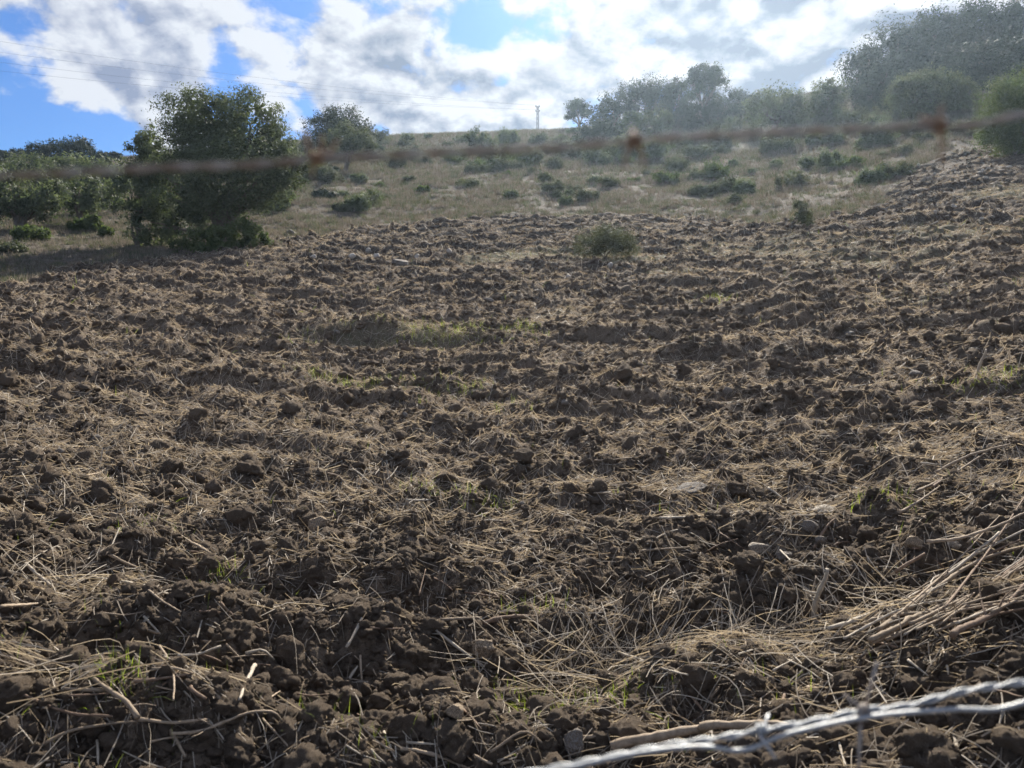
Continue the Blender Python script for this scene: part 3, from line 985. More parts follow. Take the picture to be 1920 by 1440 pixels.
def build_sticks():
    # the recognisable ones
    pix_stick(z6([(1460, 1335), (1620, 1295), (1780, 1262), (1920, 1238)]) + z7([(300, 1232), (480, 1216), (760, 1230)]), 21, M_STICK, 'thick barked tan log lying behind the lower fence wire', lifts=[0.03] * 7, name='fallen_log', cat='log', off=0.965)
    o = pix_stick(z5([(690, 1190), (640, 1120), (520, 1030), (470, 995), (360, 965)]), 9, M_STICK, 'forked tan branch whose short arm points away from the log', lifts=[.01, .03, .04, .04, .05])
    f = pix_stick(z5([(520, 1050), (420, 1050), (320, 1042)]), 8, M_STICK, 'x', lifts=[.04, .04, .04]); f.name = 'fork_arm'
    for k in ('label', 'category', 'group'):
        if k in f: del f[k]
    f.location = f.location - o.location; f.parent = o
    pix_stick(z7([(865, 735), (880, 600), (905, 540), (945, 445)]), 12, M_PALE, 'pale peeled stick standing upright beside the pile of long stems', lifts=[0, .2, .2, .2], twigs=3)
    pix_stick(z7([(930, 745), (1010, 610)]), 6, M_STICK, 'short stick leaning beside the upright pale stick', lifts=[.0, .2])
    pix_stick(z6([(540, 720), (640, 800), (760, 890), (870, 965)]), 7, M_PALE, 'straight grey stick sloping down to the tan rock', lifts=[.05, .03, .03, .01], twigs=4)
    pix_stick(z6([(820, 715), (950, 682), (1080, 682), (1140, 668)]), 9, M_STICK2, 'brown bent stick bridging a hollow behind the tan rock', lifts=[.02, .04, .04, .02])
    pix_stick([(1823, 730), (1835, 690), (1850, 655)], 6, M_PALE, 'pale stick standing up from a clump of stalks by the far furrows', lifts=[0, .2, .2], twigs=2)
    pix_stick([(1584, 772), (1590, 750), (1595, 725)], 5, M_PALE, 'thin pale stick standing up alone in the furrows', lifts=[0, .2, .2])
    pix_stick([(1597, 850), (1592, 870), (1600, 885)], 4, M_STICK2, 'dark thin stem sticking out of a clod', lifts=[0.05, .01, .01])
    # the pile of long stems by the fence
    g = 'long stems piled by the fence'
    lab = 'long %s stick %s in the stem pile'
    fan = []
    for _ in range(17):
        x0 = random.uniform(1000, 1900); y0 = 790 - 0.28 * (x0 - 1000) + random.uniform(-60, 90); L = random.uniform(300, 900); a = random.gauss(0.48, 0.24)
        fan.append(([(x0, y0), (x0 + L * .5 * math.cos(a), y0 - L * .5 * math.sin(a) + random.gauss(0, 14)), (x0 + L * math.cos(a), y0 - L * math.sin(a) * 1.05)], random.uniform(2.4, 4.6)))
    for l, w in fan + [([(940, 745), (1300, 612), (1500, 500), (1800, 262)], 8), ([(1190, 752), (1450, 562), (1700, 402), (1920, 330)], 8), ([(1150, 802), (1480, 640), (1700, 542), (1960, 415)], 9),
                 ([(1560, 765), (1800, 645), (1960, 490)], 10), ([(1030, 752), (1200, 690), (1500, 655), (1920, 585)], 6), ([(1280, 457), (1350, 412), (1425, 368)], 7), ([(1000, 740), (1400, 560), (1640, 390), (1920, 250)], 6),
                 ([(1230, 800), (1500, 680), (1940, 600)], 6), ([(1350, 720), (1600, 600), (1920, 480)], 6), ([(1120, 690), (1430, 570), (1720, 380), (1900, 300)], 5), ([(1420, 700), (1650, 690), (1940, 640)], 5),
                 ([(1150, 810), (1260, 770), (1330, 755)], 9), ([(1480, 760), (1700, 660), (1930, 540)], 5), ([(1080, 760), (1300, 650), (1560, 590)], 5), ([(1640, 560), (1760, 480), (1930, 400)], 6),
                 ([(1440, 310), (1600, 290), (1760, 240), (1930, 160)], 6), ([(1300, 160), (1420, 90), (1500, 30)], 5), ([(1380, 60), (1560, -30), (1720, -130)], 5), ([(1480, -40), (1640, -120), (1850, -180)], 5)]:
        ks = len(l)
        mk = random.choice([0, 0, 2, 1])
        pix_stick(z7(l), w, (M_STICK, M_STICK2, M_PALE)[mk], lab % ((('stout ' if w > 7 else 'thin ') + ('tan', 'brown', 'bleached')[mk]), ('low down', 'reaching up the slope', 'in the middle')[0 if l[-1][1] > 480 else 1 if l[-1][1] < 270 else 2]), g, lifts=[0.02] + [0.05 + 0.02 * random.random() for _ in range(ks - 1)], twigs=random.choice([0, 1, 2, 3]), off=random.uniform(.955, .985), name='brushwood_stick', cat='stick')
    # others traced one by one
    for l, w, m in [(z5([(690, 1190), (830, 1212), (1040, 1195)]), 7, 0), (z5([(-60, 985), (200, 1110), (330, 1160), (560, 1182)]), 6, 1), (z5([(200, 1330), (350, 1255), (520, 1225), (690, 1210)]), 6, 0),
                    (z5([(860, 1268), (1000, 1255), (1130, 1205), (1250, 1160), (1370, 1162), (1420, 1220)]), 6, 0), (z5([(1035, 1045), (1150, 1120), (1240, 1150)]), 10, 0), (z5([(670, 1005), (860, 985), (960, 970)]), 6, 1),
                    (z5([(760, 948), (850, 940), (970, 965)]), 6, 0), (z5([(800, 830), (860, 940), (870, 1100)]), 5, 0), (z5([(850, 1250), (930, 1390)]), 9, 0), (z5([(720, 680), (800, 770)]), 5, 2), (z5([(910, 285), (1060, 370)]), 6, 0),
                    (z5([(530, 365), (680, 438)]), 6, 0), (z5([(1100, 612), (1180, 690), (1340, 760)]), 5, 1), (z5([(1270, 930), (1235, 1000), (1200, 1090)]), 8, 2), (z5([(1800, 880), (1812, 1030)]), 5, 0), (z5([(1310, 1190), (1460, 1350)]), 5, 0),
                    (z5([(490, 1300), (490, 1440)]), 5, 2), (z5([(1810, 690), (1740, 830)]), 6, 2), (z5([(480, 490), (700, 525), (900, 590)]), 6, 2), (z5([(130, 420), (280, 550)]), 6, 2), (z5([(200, 500), (340, 515), (480, 480)]), 6, 2),
                    (z5([(0, 632), (150, 622), (300, 605)]), 6, 0), (z5([(320, 850), (400, 900)]), 4, 1), (z5([(520, 870), (590, 860), (660, 890)]), 8, 0), (z5([(890, 875), (1000, 870), (1100, 825)]), 7, 2), (z5([(700, 735), (800, 770)]), 7, 0),
                    (z5([(1230, 870), (1310, 850), (1370, 900)]), 6, 2), (z5([(1130, 820), (1220, 910)]), 4, 0), (z5([(950, 1040), (1030, 1095)]), 9, 1), (z5([(1740, 1000), (1790, 930)]), 7, 2),
                    (z6([(600, 700), (810, 685)]), 7, 0), (z6([(430, 1310), (720, 1335)]), 5, 2), (z6([(400, 1340), (560, 1370), (740, 1440)]), 8, 0), (z6([(855, 1360), (1030, 1260), (1130, 1330)]), 6, 0), (z6([(320, 1260), (380, 1400)]), 5, 2),
                    (z6([(250, 1350), (330, 1420)]), 6, 2), (z6([(900, 1420), (1110, 1380)]), 6, 0), (z6([(430, 100), (600, 100)]), 5, 2), (z6([(850, 570), (930, 580), (990, 640)]), 6, 0), (z6([(1490, 860), (1640, 910), (1830, 975)]), 6, 2),
                    (z6([(1690, 790), (1790, 850)]), 6, 2), (z6([(765, 1375), (860, 1420)]), 7, 0), (z6([(1310, 1290), (1450, 1275)]), 9, 0), (z6([(130, 835), (180, 760), (210, 690)]), 5, 2), (z6([(640, 900), (700, 960)]), 4, 1), (z6([(1020, 620), (1140, 670)]), 6, 1),
                    (z7([(390, 650), (560, 695)]), 5, 1), (z7([(120, 580), (230, 540)]), 5, 2), (z7([(1410, 650), (1500, 800), (1545, 970)]), 5, 2), (z7([(740, 1010), (700, 1150)]), 7, 1), (z7([(985, 1280), (1030, 1440)]), 6, 2),
                    (z7([(1575, 1255), (1585, 1380)]), 8, 2), (z7([(740, 1290), (860, 1430)]), 6, 1), (z7([(240, 1060), (360, 1210)]), 6, 1), (z7([(350, 1090), (400, 1030)]), 6, 0), (z7([(840, 1045), (1000, 1040)]), 9, 0), (z7([(1340, 900), (1440, 980)]), 5, 2),
                    (z7([(1080, 890), (1250, 820), (1450, 790)]), 5, 0), (z7([(1170, 810), (1420, 870)]), 6, 1), (z7([(100, 190), (300, 183), (520, 155)]), 5, 2), (z7([(640, 40), (740, 110)]), 5, 2), (z7([(700, 350), (800, 450)]), 4, 2), (z7([(640, 200), (740, 190)]), 3, 0),
                    (z7([(870, 340), (930, 240), (970, 195)]), 6, 1), (z7([(400, 265), (520, 345)]), 4, 1), (z7([(0, 355), (120, 345), (250, 335)]), 5, 0), (z7([(0, 905), (120, 945), (240, 975)]), 5, 2), (z7([(640, 1230), (620, 1165)]), 6, 1)]:
        pix_stick(l, w, (M_STICK, M_STICK2, M_PALE)[m], '%s %s %s stick %s' % (('short', 'long')[abs(l[0][0] - l[-1][0]) + abs(l[0][1] - l[-1][1]) > 75], ('thin', 'stout')[w > 6], ('tan', 'brown', 'bleached')[m],
                  min([('lying by the forked branch', 200, 1310), ('lying by the upright pale stone', 597, 988), ('lying by the tan rock', 912, 1228), ('lying by the grey cobble', 1075, 1396), ('lying by the thick log', 1400, 1350), ('lying by the stem pile', 1650, 1130),
                       ('lying by the tilted pale slab', 1425, 1032), ('lying by the bleached stalk drift', 80, 1090)], key=lambda q: (q[1] - l[0][0]) ** 2 + 2 * (q[2] - l[0][1]) ** 2)[0]), 'loose dry sticks', lifts=[0.012 + 0.03 * random.random() for _ in l], twigs=random.choice([0, 0, 0, 1]))
    # loose stems that the photograph shows too many of to trace
    n = 0
    while n < 170:
        px = random.uniform(-20, 1940); py = 1440 - 640 * random.random() ** 1.4
        if random.random() > 0.45 + 0.5 * (px > 1300) + 0.2 * (px < 300):
            continue
        L = random.uniform(35, 130) * (0.5 + 0.5 * (py - 780) / 660); a = random.gauss(0, 0.65) - (0.35 if px > 1300 else 0)
        q = [(px + L * t * math.cos(a), py + L * t * math.sin(a) * 0.55 + random.gauss(0, 3)) for t in (0, .5, 1)]
        mk = random.choice([0, 0, 2, 1]); tw = random.choice([0, 0, 0, 1, 2])
        where = min([('beside the stem pile', 1650, 1100), ('near the thick log', 1330, 1370), ('near the tan rock', 912, 1228), ('near the forked branch', 200, 1310), ('near the upright pale stone', 597, 988),
                     ('near the long grey slab', 1290, 920), ('near the squarish block', 982, 860), ('beside the bleached stalk drift', 80, 1090), ('on the furrows above the stem pile', 1750, 860), ('on the furrows beyond the stalk drift', 150, 850)],
                    key=lambda w: (w[1] - px) ** 2 + 2 * (w[2] - py) ** 2)[0]
        pix_stick(q, random.uniform(2.2, 4.6), (M_STICK, M_STICK2, M_PALE)[mk], 'thin %s dry stem %s %s' % (('tan', 'brown', 'bleached')[mk], ('without side twigs', 'with one side twig', 'with two side twigs')[tw], where), 'thin stems strewn over the furrows',
                  lifts=[.01 + .04 * random.random() for _ in q], twigs=tw, name='dry_stem', cat='stem')
        n += 1


build_sticks()

# ------------------------------------------------------------------ stones


def pix_stone(px, py, wpx, hpx, mat, label, group=None, sub=4, flat=None, sink=0.08):
    p = ground_pt(px, py + hpx * 0.4)
    d = math.hypot(p[0], p[1])
    w = wpx * d / FPX / 2
    h = hpx * d / FPX / 2
    seed = int(px * 7 + py * 3)
    me = lump('stone', sub, seed, mat, 0.16, 1.0, 11)
    o = obj('stone', me, loc=(p[0], p[1], H1(p[0], p[1]) + h * (1 - 2 * sink)), label=label, cat='stone', group=group)
    o.scale = (w, max(w * 0.75, h), h)
    o.rotation_euler = (random.uniform(-.2, .2), random.uniform(-.25, .25), random.uniform(-.5, .5))
    return o


def build_stones():
    pix_stone(912, 1228, 50, 46, M_STONET, 'tan angular rock at the lower end of the grey stick', sub=5)
    pix_stone(1075, 1396, 42, 50, M_STONEG, 'rounded grey cobble at the end of the thick log', sub=5)
    pix_stone(597, 988, 34, 38, M_STONET, 'pale pointed stone set upright in the furrow by green grass', sub=5)
    pix_stone(1425, 1032, 44, 24, M_STONE, 'flat pale slab tilted on the furrow, largest of its row')
    pix_stone(1790, 1029, 24, 16, M_STONE, 'small pale stone just above the pile of long stems')
    pix_stone(1712, 1024, 32, 24, M_STONET, 'tan half buried stone above the pile of long stems')
    pix_stone(1540, 957, 50, 15, M_STONE, 'flat pale stone lying level on the crest of a furrow')
    pix_stone(1290, 920, 66, 22, M_STONEG, 'long grey slab tilted out of the soil')
    pix_stone(1518, 994, 30, 18, M_STONEG, 'small grey stone below the level pale stone')
    pix_stone(1536, 1020, 18, 22, M_STONEG, 'upright grey chip beside a curved stem')
    pix_stone(1470, 1042, 30, 20, M_STONEG, 'grey brown stone next to the tilted pale slab')
    pix_stone(855, 1335, 36, 36, M_STONET, 'dull tan stone half sunk near the bottom grass')
    pix_stone(770, 1310, 18, 12, M_STONE, 'small pale chip near the half sunk tan stone')
    pix_stone(752, 494, 34, 13, M_STONEG, 'flat grey slab lying near the far edge of the field')
    pix_stone(982, 860, 36, 34, M_CLOD, 'squarish brown block of packed soil in the middle of the field')
    pix_stone(1168, 704, 44, 36, M_CLOD, 'large dark block of packed soil on the crest of the middle furrows')
    pix_stone(546, 437, 16, 10, M_STONEG, 'dark boulder on the grass above the field edge')
    for px, py in [(690, 471), (707, 481), (782, 481), (843, 474), (1067, 520), (588, 482), (660, 483), (1145, 500)]:
        pix_stone(px, py, random.uniform(8, 13), random.uniform(8, 13), M_WHITE, 'small white stone lit on the far furrows below the trees', 'white stones on the far furrows', sub=3, sink=.1)
    for k in range(34):  # pale stones, also standing in for furrow slices that shine
        px = random.uniform(1700, 1915); py = random.uniform(310, 430)
        pix_stone(px, py, random.uniform(5, 10), random.uniform(4, 7), random.choice([M_STONE, M_WHITE]), 'pale stone doubling as a furrow glint on the steep ploughed corner of the field', 'stones and furrow glints on the steep ploughed corner', sub=3, sink=.1)
    for k in range(26):
        px = random.uniform(0, 1900); py = random.uniform(560, 1000)
        pix_stone(px, py, random.uniform(9, 20), random.uniform(7, 13), random.choice([M_STONEG, M_STONET, M_STONEG]), 'small dull stone half buried in the open furrows', 'small stones in the furrows', sub=3)


build_stones()

# ------------------------------------------------------------------ trees and shrubs


def crown_np(lobes, n, leaf, seed, clump=0.16, ragged=0.35, asp=0.42, fill=0.45):
    """leaves in clumps through lobes (cx,cy,cz,rx,ry,rz); returns verts, faces, tone"""
    rs = np.random.default_rng(seed)
    lobes = np.array(lobes, float)
    area = (lobes[:, 3] * lobes[:, 5]) ** 1.0
    nc = max(50, n // 80)
    li = rs.choice(len(lobes), nc, p=area / area.sum())
    d = rs.normal(size=(nc, 3)); d /= np.linalg.norm(d, axis=1)[:, None]
    o = rs.uniform(-50, 50)
    bump = 1 + ragged * (vnoise(d[:, 0] * 2.2 + o + li * 7.0, d[:, 2] * 2.2 + d[:, 1] * 1.7, seed) + 0.6 * vnoise(d[:, 0] * 5 + o, d[:, 2] * 5 - d[:, 1] * 4 + li * 3.0, seed + 1))
    rad = (fill + (1 - fill) * rs.random(nc) ** 0.45) * bump
    ctr = lobes[li, :3] + d * lobes[li, 3:6] * rad[:, None]
    per = rs.integers(40, 122, nc)
    ci = np.repeat(np.arange(nc), per)
    m = len(ci)
    cr = clump * np.mean(lobes[li, 3:6], axis=1) * rs.uniform(0.6, 1.5, nc) * (per / 80.0) ** 0.33
    # twig-like clumps drawn out along the outward direction
    g = np.clip(rs.normal(size=(m, 3)), -1.5, 1.5) * cr[ci][:, None]
    g += d[ci] * (np.minimum(np.abs(rs.normal(size=m)), 1.6) * cr[ci] * 0.7)[:, None]
    pos = ctr[ci] + g
    gn = g / (np.linalg.norm(g, axis=1)[:, None] + 1e-9)
    nr = 0.7 * d[ci] + 0.9 * gn + 0.55 * rs.normal(size=(m, 3))
    nr /= np.linalg.norm(nr, axis=1)[:, None]
    ax = rs.normal(size=(m, 3)) + d[ci] * 0.5 + np.array([0, 0, 0.3])
    ax -= nr * np.sum(ax * nr, axis=1)[:, None]
    ax /= np.linalg.norm(ax, axis=1)[:, None]
    sd = np.cross(ax, nr)
    inner = np.where(rad / bump < fill + 0.32 * (1 - fill), 1.9, 1.0)[ci]
    ln = (leaf * rs.uniform(0.6, 1.4, m) * inner)[:, None]; wd = ln * asp
    V = np.stack([pos, pos + ax * ln * 0.5 + sd * wd * 0.5, pos + ax * ln, pos + ax * ln * 0.5 - sd * wd * 0.5], 1).reshape(-1, 3)
    F = np.arange(m * 4).reshape(-1, 4)
    tone = np.clip(0.45 + 0.26 * rs.normal(size=nc)[ci] + 0.10 * rs.normal(size=m), 0, 1)
    return V, F, np.repeat(tone, 4)


def limb_parts(base, lobes, tr, seed, forks=2):
    rs = np.random.default_rng(seed)
    parts = []
    lobes = np.array(lobes, float)
    top = lobes[np.argmax(lobes[:, 3])][:3]
    low = lobes[:, 2].min()
    b = np.zeros(3)
    for k in range(len(lobes)):
        tgt = lobes[k, :3] + np.array([0, 0, 0.1 * lobes[k, 5]])
        m1 = np.array([tgt[0] * 0.12, tgt[1] * 0.12, max(0.15, 0.35 * tgt[2])]) + rs.normal(size=3) * 0.06 * tgt[2] * np.array([1, 1, 0])
        m2 = np.array([tgt[0] * 0.55, tgt[1] * 0.55, 0.68 * tgt[2]]) + rs.normal(size=3) * 0.06 * tgt[2]
        p = spline([b + rs.normal(size=3) * tr * 0.4 * np.array([1, 1, 0]) - np.array([0, 0, 0.15]), m1, m2, tgt], 12)
        parts.append((p, tr * np.linspace(1.15, 0.16, 12) * rs.uniform(0.75, 1.1), 8, 0.06))
        for _ in range(forks):
            i = rs.integers(5, 10)
            q = lobes[k, :3] + rs.uniform(-.45, .45, 3) * lobes[k, 3:6]
            parts.append((spline([p[i], (p[i] + q) / 2 + rs.normal(size=3) * 0.05 * tgt[2], q], 7), tr * np.linspace(0.4, 0.08, 7), 5, 0.05))
    return parts


def pix_tree(name, cat, base_px, ellipses, mat, label, leaf_px=5.0, dens=5.0, group=None, trunk_px=7, ragged=0.32, asp=0.50, clump=0.16, dist=None, fill=0.45, depth=0.9, parts=True, far=190.0):
    """base pixel where the trunk meets the ground; crown ellipses (cx,cy,rx,ry[,depth shift in crown radii]) in pixels"""
    bx, by = base_px
    x, y = hit(bx, by, far)
    r = math.hypot(x, y)
    if dist:
        x, y = x * dist / r, y * dist / r
        r = dist
    seed = int(bx * 3 + by * 11) % 100000
    z = H1(x, y)
    lobes = []; area = 0
    for e in ellipses:
        cx, cy, rx, ry = e[:4]
        rx, ry = rx * 0.94, ry * 0.94
        sh = e[4] if len(e) > 4 else 0.0
        v = px_dir(cx, cy)
        t = y / v[1]
        s = t / FPX * math.sqrt(v[0] ** 2 + 1)
        t2 = t + sh * rx * s
        lobes.append((v[0] * t2 - x, v[1] * t2 - y, EYE + v[2] * t2 - z, rx * s, rx * s * depth, ry * s))
        area += math.pi * rx * ry
    leaf_px *= 0.74
    dens *= 1.28
    s = r / FPX
    leaf = leaf_px * s
    n = int(area * dens / (leaf_px * leaf_px * asp * 0.5) * 0.5)
    n = int(np.clip(n, 500, 110000))
    V, F, tone = crown_np(lobes, n, leaf, seed, clump, ragged, asp, fill)
    keep = V[:, 2].reshape(-1, 4).mean(1) > -0.05 * abs(lobes[0][5])
    F = F[keep]
    root = bpy.data.objects.new(name, None)
    C.objects.link(root); root.location = (x, y, z)
    root.empty_display_size = 0.2
    tag(root, label, cat, group)
    obj('crown', mesh_np('crown', V, F, [mat], True, {'tone': tone}), root)
    if trunk_px:
        obj('trunk' if trunk_px >= 5 else 'stems', join_tubes('trunk', limb_parts(None, lobes, trunk_px * s / 2, seed), [M_BARK]), root)
    return root


def build_trees():
    T = pix_tree
    # the big wild olive at the field's edge
    T('olive_tree', 'tree', (424, 462), [(385, 228, 70, 58), (470, 238, 66, 64, .3), (368, 280, 56, 60, -.2), (510, 305, 64, 58, .2), (430, 330, 95, 75, -.4), (338, 362, 58, 54, -.2), (290, 310, 40, 46, .6), (395, 390, 60, 48), (465, 345, 52, 46, -.3),
                                         (305, 425, 45, 30, .2), (535, 310, 34, 42)],
      M_OLIVE, 'big spreading olive tree standing at the edge of the ploughed field', 5.6, 5.6, trunk_px=17, ragged=0.26, clump=0.12, asp=.52, fill=.4)
    T('olive_tree', 'tree', (262, 462), [(262, 296, 28, 34, .3), (292, 284, 30, 38, .5), (242, 355, 34, 40), (275, 370, 45, 50), (285, 425, 40, 34)], M_OLIVE, 'dense olive bush growing close behind the left side of the big olive', 7, 5, trunk_px=8)
    for bx, by, el, tp, lab in [
        (38, 432, [(30, 360, 52, 30), (75, 366, 38, 34), (10, 378, 42, 24), (70, 388, 34, 18)], 12, 'low olive tree with leaning trunks in the shaded grove'),
        (150, 424, [(150, 358, 38, 28), (162, 380, 26, 20), (138, 382, 24, 20)], 7, 'small olive tree with a short straight trunk in the grove'),
        (215, 405, [(206, 352, 30, 26), (208, 374, 20, 16)], 6, 'narrow olive tree between the small olive and the big one'),
        (-40, 430, [(-40, 360, 60, 45)], 10, 'olive tree at the outer end of the shaded grove'),
    ]:
        T('olive_tree', 'tree', (bx, by), el, M_OLIVE, lab, 6, 5.5, trunk_px=tp, ragged=0.35)
    # lighter crowns behind the grove
    for cx, cy, rx, ry in [(10, 318, 45, 20), (70, 322, 40, 22), (130, 318, 42, 20), (185, 322, 38, 18), (228, 330, 34, 20), (-40, 322, 40, 22), (100, 338, 40, 18)]:
        T('olive_tree', 'tree', (cx, cy + 48), [(cx, cy, rx, ry), (cx + 8, cy + 8, rx * .8, ry * .8)], M_OLIVE, 'pale green olive crown in the row behind the shaded grove', 5, 4.5, 'pale olives behind the grove', 4)
    # round trees on the left skyline
    T('round_tree', 'tree', (138, 312), [(138, 282, 36, 22), (125, 285, 28, 18), (155, 288, 26, 17)], M_DARK, 'largest round dark tree on the skyline above the grove', 4.2, 5, trunk_px=4)
    T('round_tree', 'tree', (72, 312), [(72, 288, 22, 14)], M_DARK, 'dark round tree on the skyline next to the largest one', 4, 5, trunk_px=3)
    for cx, cy, rx, ry in [(36, 292, 15, 8), (8, 295, 13, 7), (187, 294, 14, 8), (217, 294, 9, 6)]:
        T('round_tree', 'tree', (cx, cy + 14), [(cx, cy, rx, ry)], M_DARK, 'tiny dark round tree on the far skyline above the grove', 3.6, 5, 'tiny trees on the skyline', 3)
    # pair behind the first barb of the wire
    T('oak_tree', 'tree', (620, 300), [(640, 238, 46, 30), (605, 248, 38, 28), (672, 245, 28, 28), (620, 268, 45, 26)], M_DARK, 'dark broad evergreen oak behind a rounder pale one on the slope', 4.5, 5.5, trunk_px=8)
    T('olive_tree', 'tree', (646, 326), [(655, 264, 46, 26), (640, 275, 34, 22), (675, 272, 30, 22)], M_RIM, 'rounded olive in front of the dark broad oak on the slope', 4.5, 5.5, trunk_px=7, ragged=.2)
    T('round_bush', 'bush', (902, 286), [(902, 262, 27, 17), (890, 266, 20, 14), (915, 267, 18, 14)], M_OLIVE, 'lone rounded bush standing on the open slope below the ridge', 4.2, 5, trunk_px=3, ragged=.2)
    # skyline clump in the middle
    T('oak_tree', 'tree', (1086, 232), [(1080, 203, 20, 16), (1100, 210, 14, 13), (1072, 216, 13, 10)], M_PINE, 'lone dark tree with see-through crown beside the steel pole on the ridge', 4.2, 4, trunk_px=5, ragged=.4, fill=.3)
    for bx, by, el, lab in [
        (1150, 255, [(1150, 212, 36, 32), (1130, 225, 24, 22), (1170, 200, 28, 26)], 'dark evergreen at the outer end of the ridge thicket'),
        (1215, 250, [(1210, 195, 42, 40), (1185, 180, 26, 22), (1235, 185, 30, 30)], 'broad dark evergreen in the middle of the ridge thicket'),
        (1270, 245, [(1266, 192, 30, 38), (1268, 164, 18, 18), (1282, 210, 26, 30)], 'taller dark evergreen next to the umbrella pine'),
        (1310, 250, [(1306, 216, 36, 24)], 'low dark tree at the foot of the umbrella pine')]:
        T('oak_tree', 'tree', (bx, by), el, M_DARK, lab, 4.5, 5.5, trunk_px=7)
    T('umbrella_pine', 'tree', (1318, 245), [(1322, 152, 36, 26), (1340, 166, 22, 18), (1302, 160, 20, 24), (1328, 140, 26, 15)], M_PINE, 'tall umbrella pine rising above the thicket on the ridge', 4.5, 6, trunk_px=8, ragged=.35)
    T('round_bush', 'bush', (1122, 274), [(1122, 252, 42, 22), (1100, 258, 26, 16), (1145, 256, 26, 18)], M_DARK, 'broad dark bush at the foot of the thicket nearest the bare ridge', 4.5, 5, trunk_px=4)
    T('round_bush', 'bush', (1190, 262), [(1190, 236, 24, 24)], M_FRESH, 'light green bush in front of the ridge thicket', 4.5, 5, trunk_px=4)
    T('round_bush', 'bush', (1232, 265), [(1232, 234, 34, 30), (1215, 240, 20, 22)], M_RIM, 'grey green rounded bush in front of the ridge thicket', 4.5, 5, trunk_px=4)
    T('round_bush', 'bush', (1302, 250), [(1302, 238, 18, 10)], M_DARK, 'small dark cushion bush below the umbrella pine', 4, 5, trunk_px=3)
    for cx, cy, rx, ry, lab in [(1385, 188, 26, 16, 'low tree on the skyline between pine and round olives'), (1345, 205, 26, 20, 'shadowy low tree just downhill of the umbrella pine'), (1400, 205, 30, 20, 'low dark tree filling the gap before the round olives')]:
        T('oak_tree', 'tree', (cx, cy + 28), [(cx, cy, rx, ry), (cx + 12, cy + 5, rx * .7, ry * .8)], M_DARK, lab, 4.5, 5, trunk_px=5)
    T('olive_tree', 'tree', (1450, 250), [(1455, 198, 48, 32), (1430, 208, 30, 26), (1485, 205, 26, 28), (1470, 220, 34, 20)], M_RIM, 'rounded olive tree on the slope beside the smaller pointed one', 4.8, 5.5, trunk_px=9, ragged=.2)
    T('olive_tree', 'tree', (1552, 240), [(1553, 185, 32, 34), (1545, 205, 30, 24), (1562, 168, 16, 18)], M_RIM, 'smaller pointed olive tree between two rounded ones', 4.8, 5.5, trunk_px=6, ragged=.2)
    T('round_bush', 'bush', (1742, 226), [(1742, 182, 66, 38), (1705, 188, 40, 34), (1785, 186, 40, 36), (1735, 170, 56, 28)], M_RIM, 'wide flat topped clipped looking bush below the wood', 4.8, 6, trunk_px=6, ragged=.13, clump=.1)
    # the wood on the upper slope
    for k, (cx, cy, rx, ry, dd, lab) in enumerate([
        (1625, 130, 38, 34, 84, 'outermost tree of the upper wood, standing over the open slope'), (1680, 100, 52, 44, 88, 'rounded tree near the outer edge of the upper wood'), (1745, 85, 58, 50, 90, 'broad dark tree in the middle of the upper wood'), (1820, 75, 58, 55, 92, 'tall feathery tree in the upper wood'),
        (1895, 70, 58, 55, 92, 'tall feathery tree of the wood above the bright right hand shrub'), (1970, 70, 60, 55, 92, 'dark tree in the wood past the tall feathery ones'), (1650, 165, 48, 34, 76, 'low tree at the foot of the wood beside the open slope'), (1850, 135, 70, 45, 78, 'low broad tree at the foot of the wood behind the wide bush'), (1930, 130, 60, 50, 76, 'low dark tree behind the bright shrub'), (1720, 140, 50, 40, 82, 'dark tree of the wood right behind the wide bush'), (1790, 140, 50, 40, 82, 'shadowed tree in the wood above the wide bush')]):
        T('woodland_tree', 'tree', (cx, 215 if k < 6 else 222), [(cx, cy, rx, ry), (cx - rx * .5, cy + ry * .5, rx * .6, ry * .8), (cx + rx * .45, cy + ry * .45, rx * .65, ry * .8), (cx + rx * .1, cy - ry * .5, rx * .55, ry * .6), (cx, cy + ry, rx * .8, ry * .7)],
          M_DARK, lab, 5, 5, 'trees of the upper wood', 8, ragged=.4, dist=dd)
    # shrubs at the right edge
    T('broom_shrub', 'shrub', (1905, 292), [(1900, 215, 50, 55), (1925, 190, 50, 50), (1880, 250, 40, 35), (1940, 250, 50, 45)], M_FRESH, 'bright yellow green shrub beside the steep ploughed corner', 6, 4.5, trunk_px=4, ragged=.3, asp=.25)
    T('broom_shrub', 'shrub', (1135, 486), [(1135, 452, 50, 28), (1105, 464, 34, 20), (1168, 462, 34, 22)], M_BROOM, 'wispy grey green broom bush left standing in the ploughed field', 6, 4.6, trunk_px=3, ragged=.3, asp=.18, fill=.25)
    T('laurel_shrub', 'shrub', (385, 478), [(385, 455, 38, 20), (350, 466, 22, 12), (410, 445, 20, 20)], M_FRESH, 'leafy bright green shrub at the foot of the big olive', 8, 3.5, trunk_px=3, asp=.4, ragged=.4)
    T('laurel_shrub', 'shrub', (455, 468), [(455, 440, 30, 22), (480, 452, 24, 12)], M_FRESH, 'loose green shrub on the uphill side of the big olive trunk', 7, 3, trunk_px=3, ragged=.4)
    T('laurel_shrub', 'shrub', (165, 432), [(170, 420, 16, 10), (148, 424, 16, 9)], M_FRESH, 'small bright shrub at the foot of the small olive', 6, 3.5, trunk_px=2)
    T('laurel_shrub', 'shrub', (60, 450), [(60, 440, 26, 9)], M_FRESH, 'low green shrub under the leaning olive trunks', 6, 3.5, trunk_px=2)
    T('laurel_shrub', 'shrub', (199, 448), [(199, 438, 9, 9)], M_FRESH, 'tiny dark shrub alone on the grass of the grove', 5, 4, trunk_px=2)
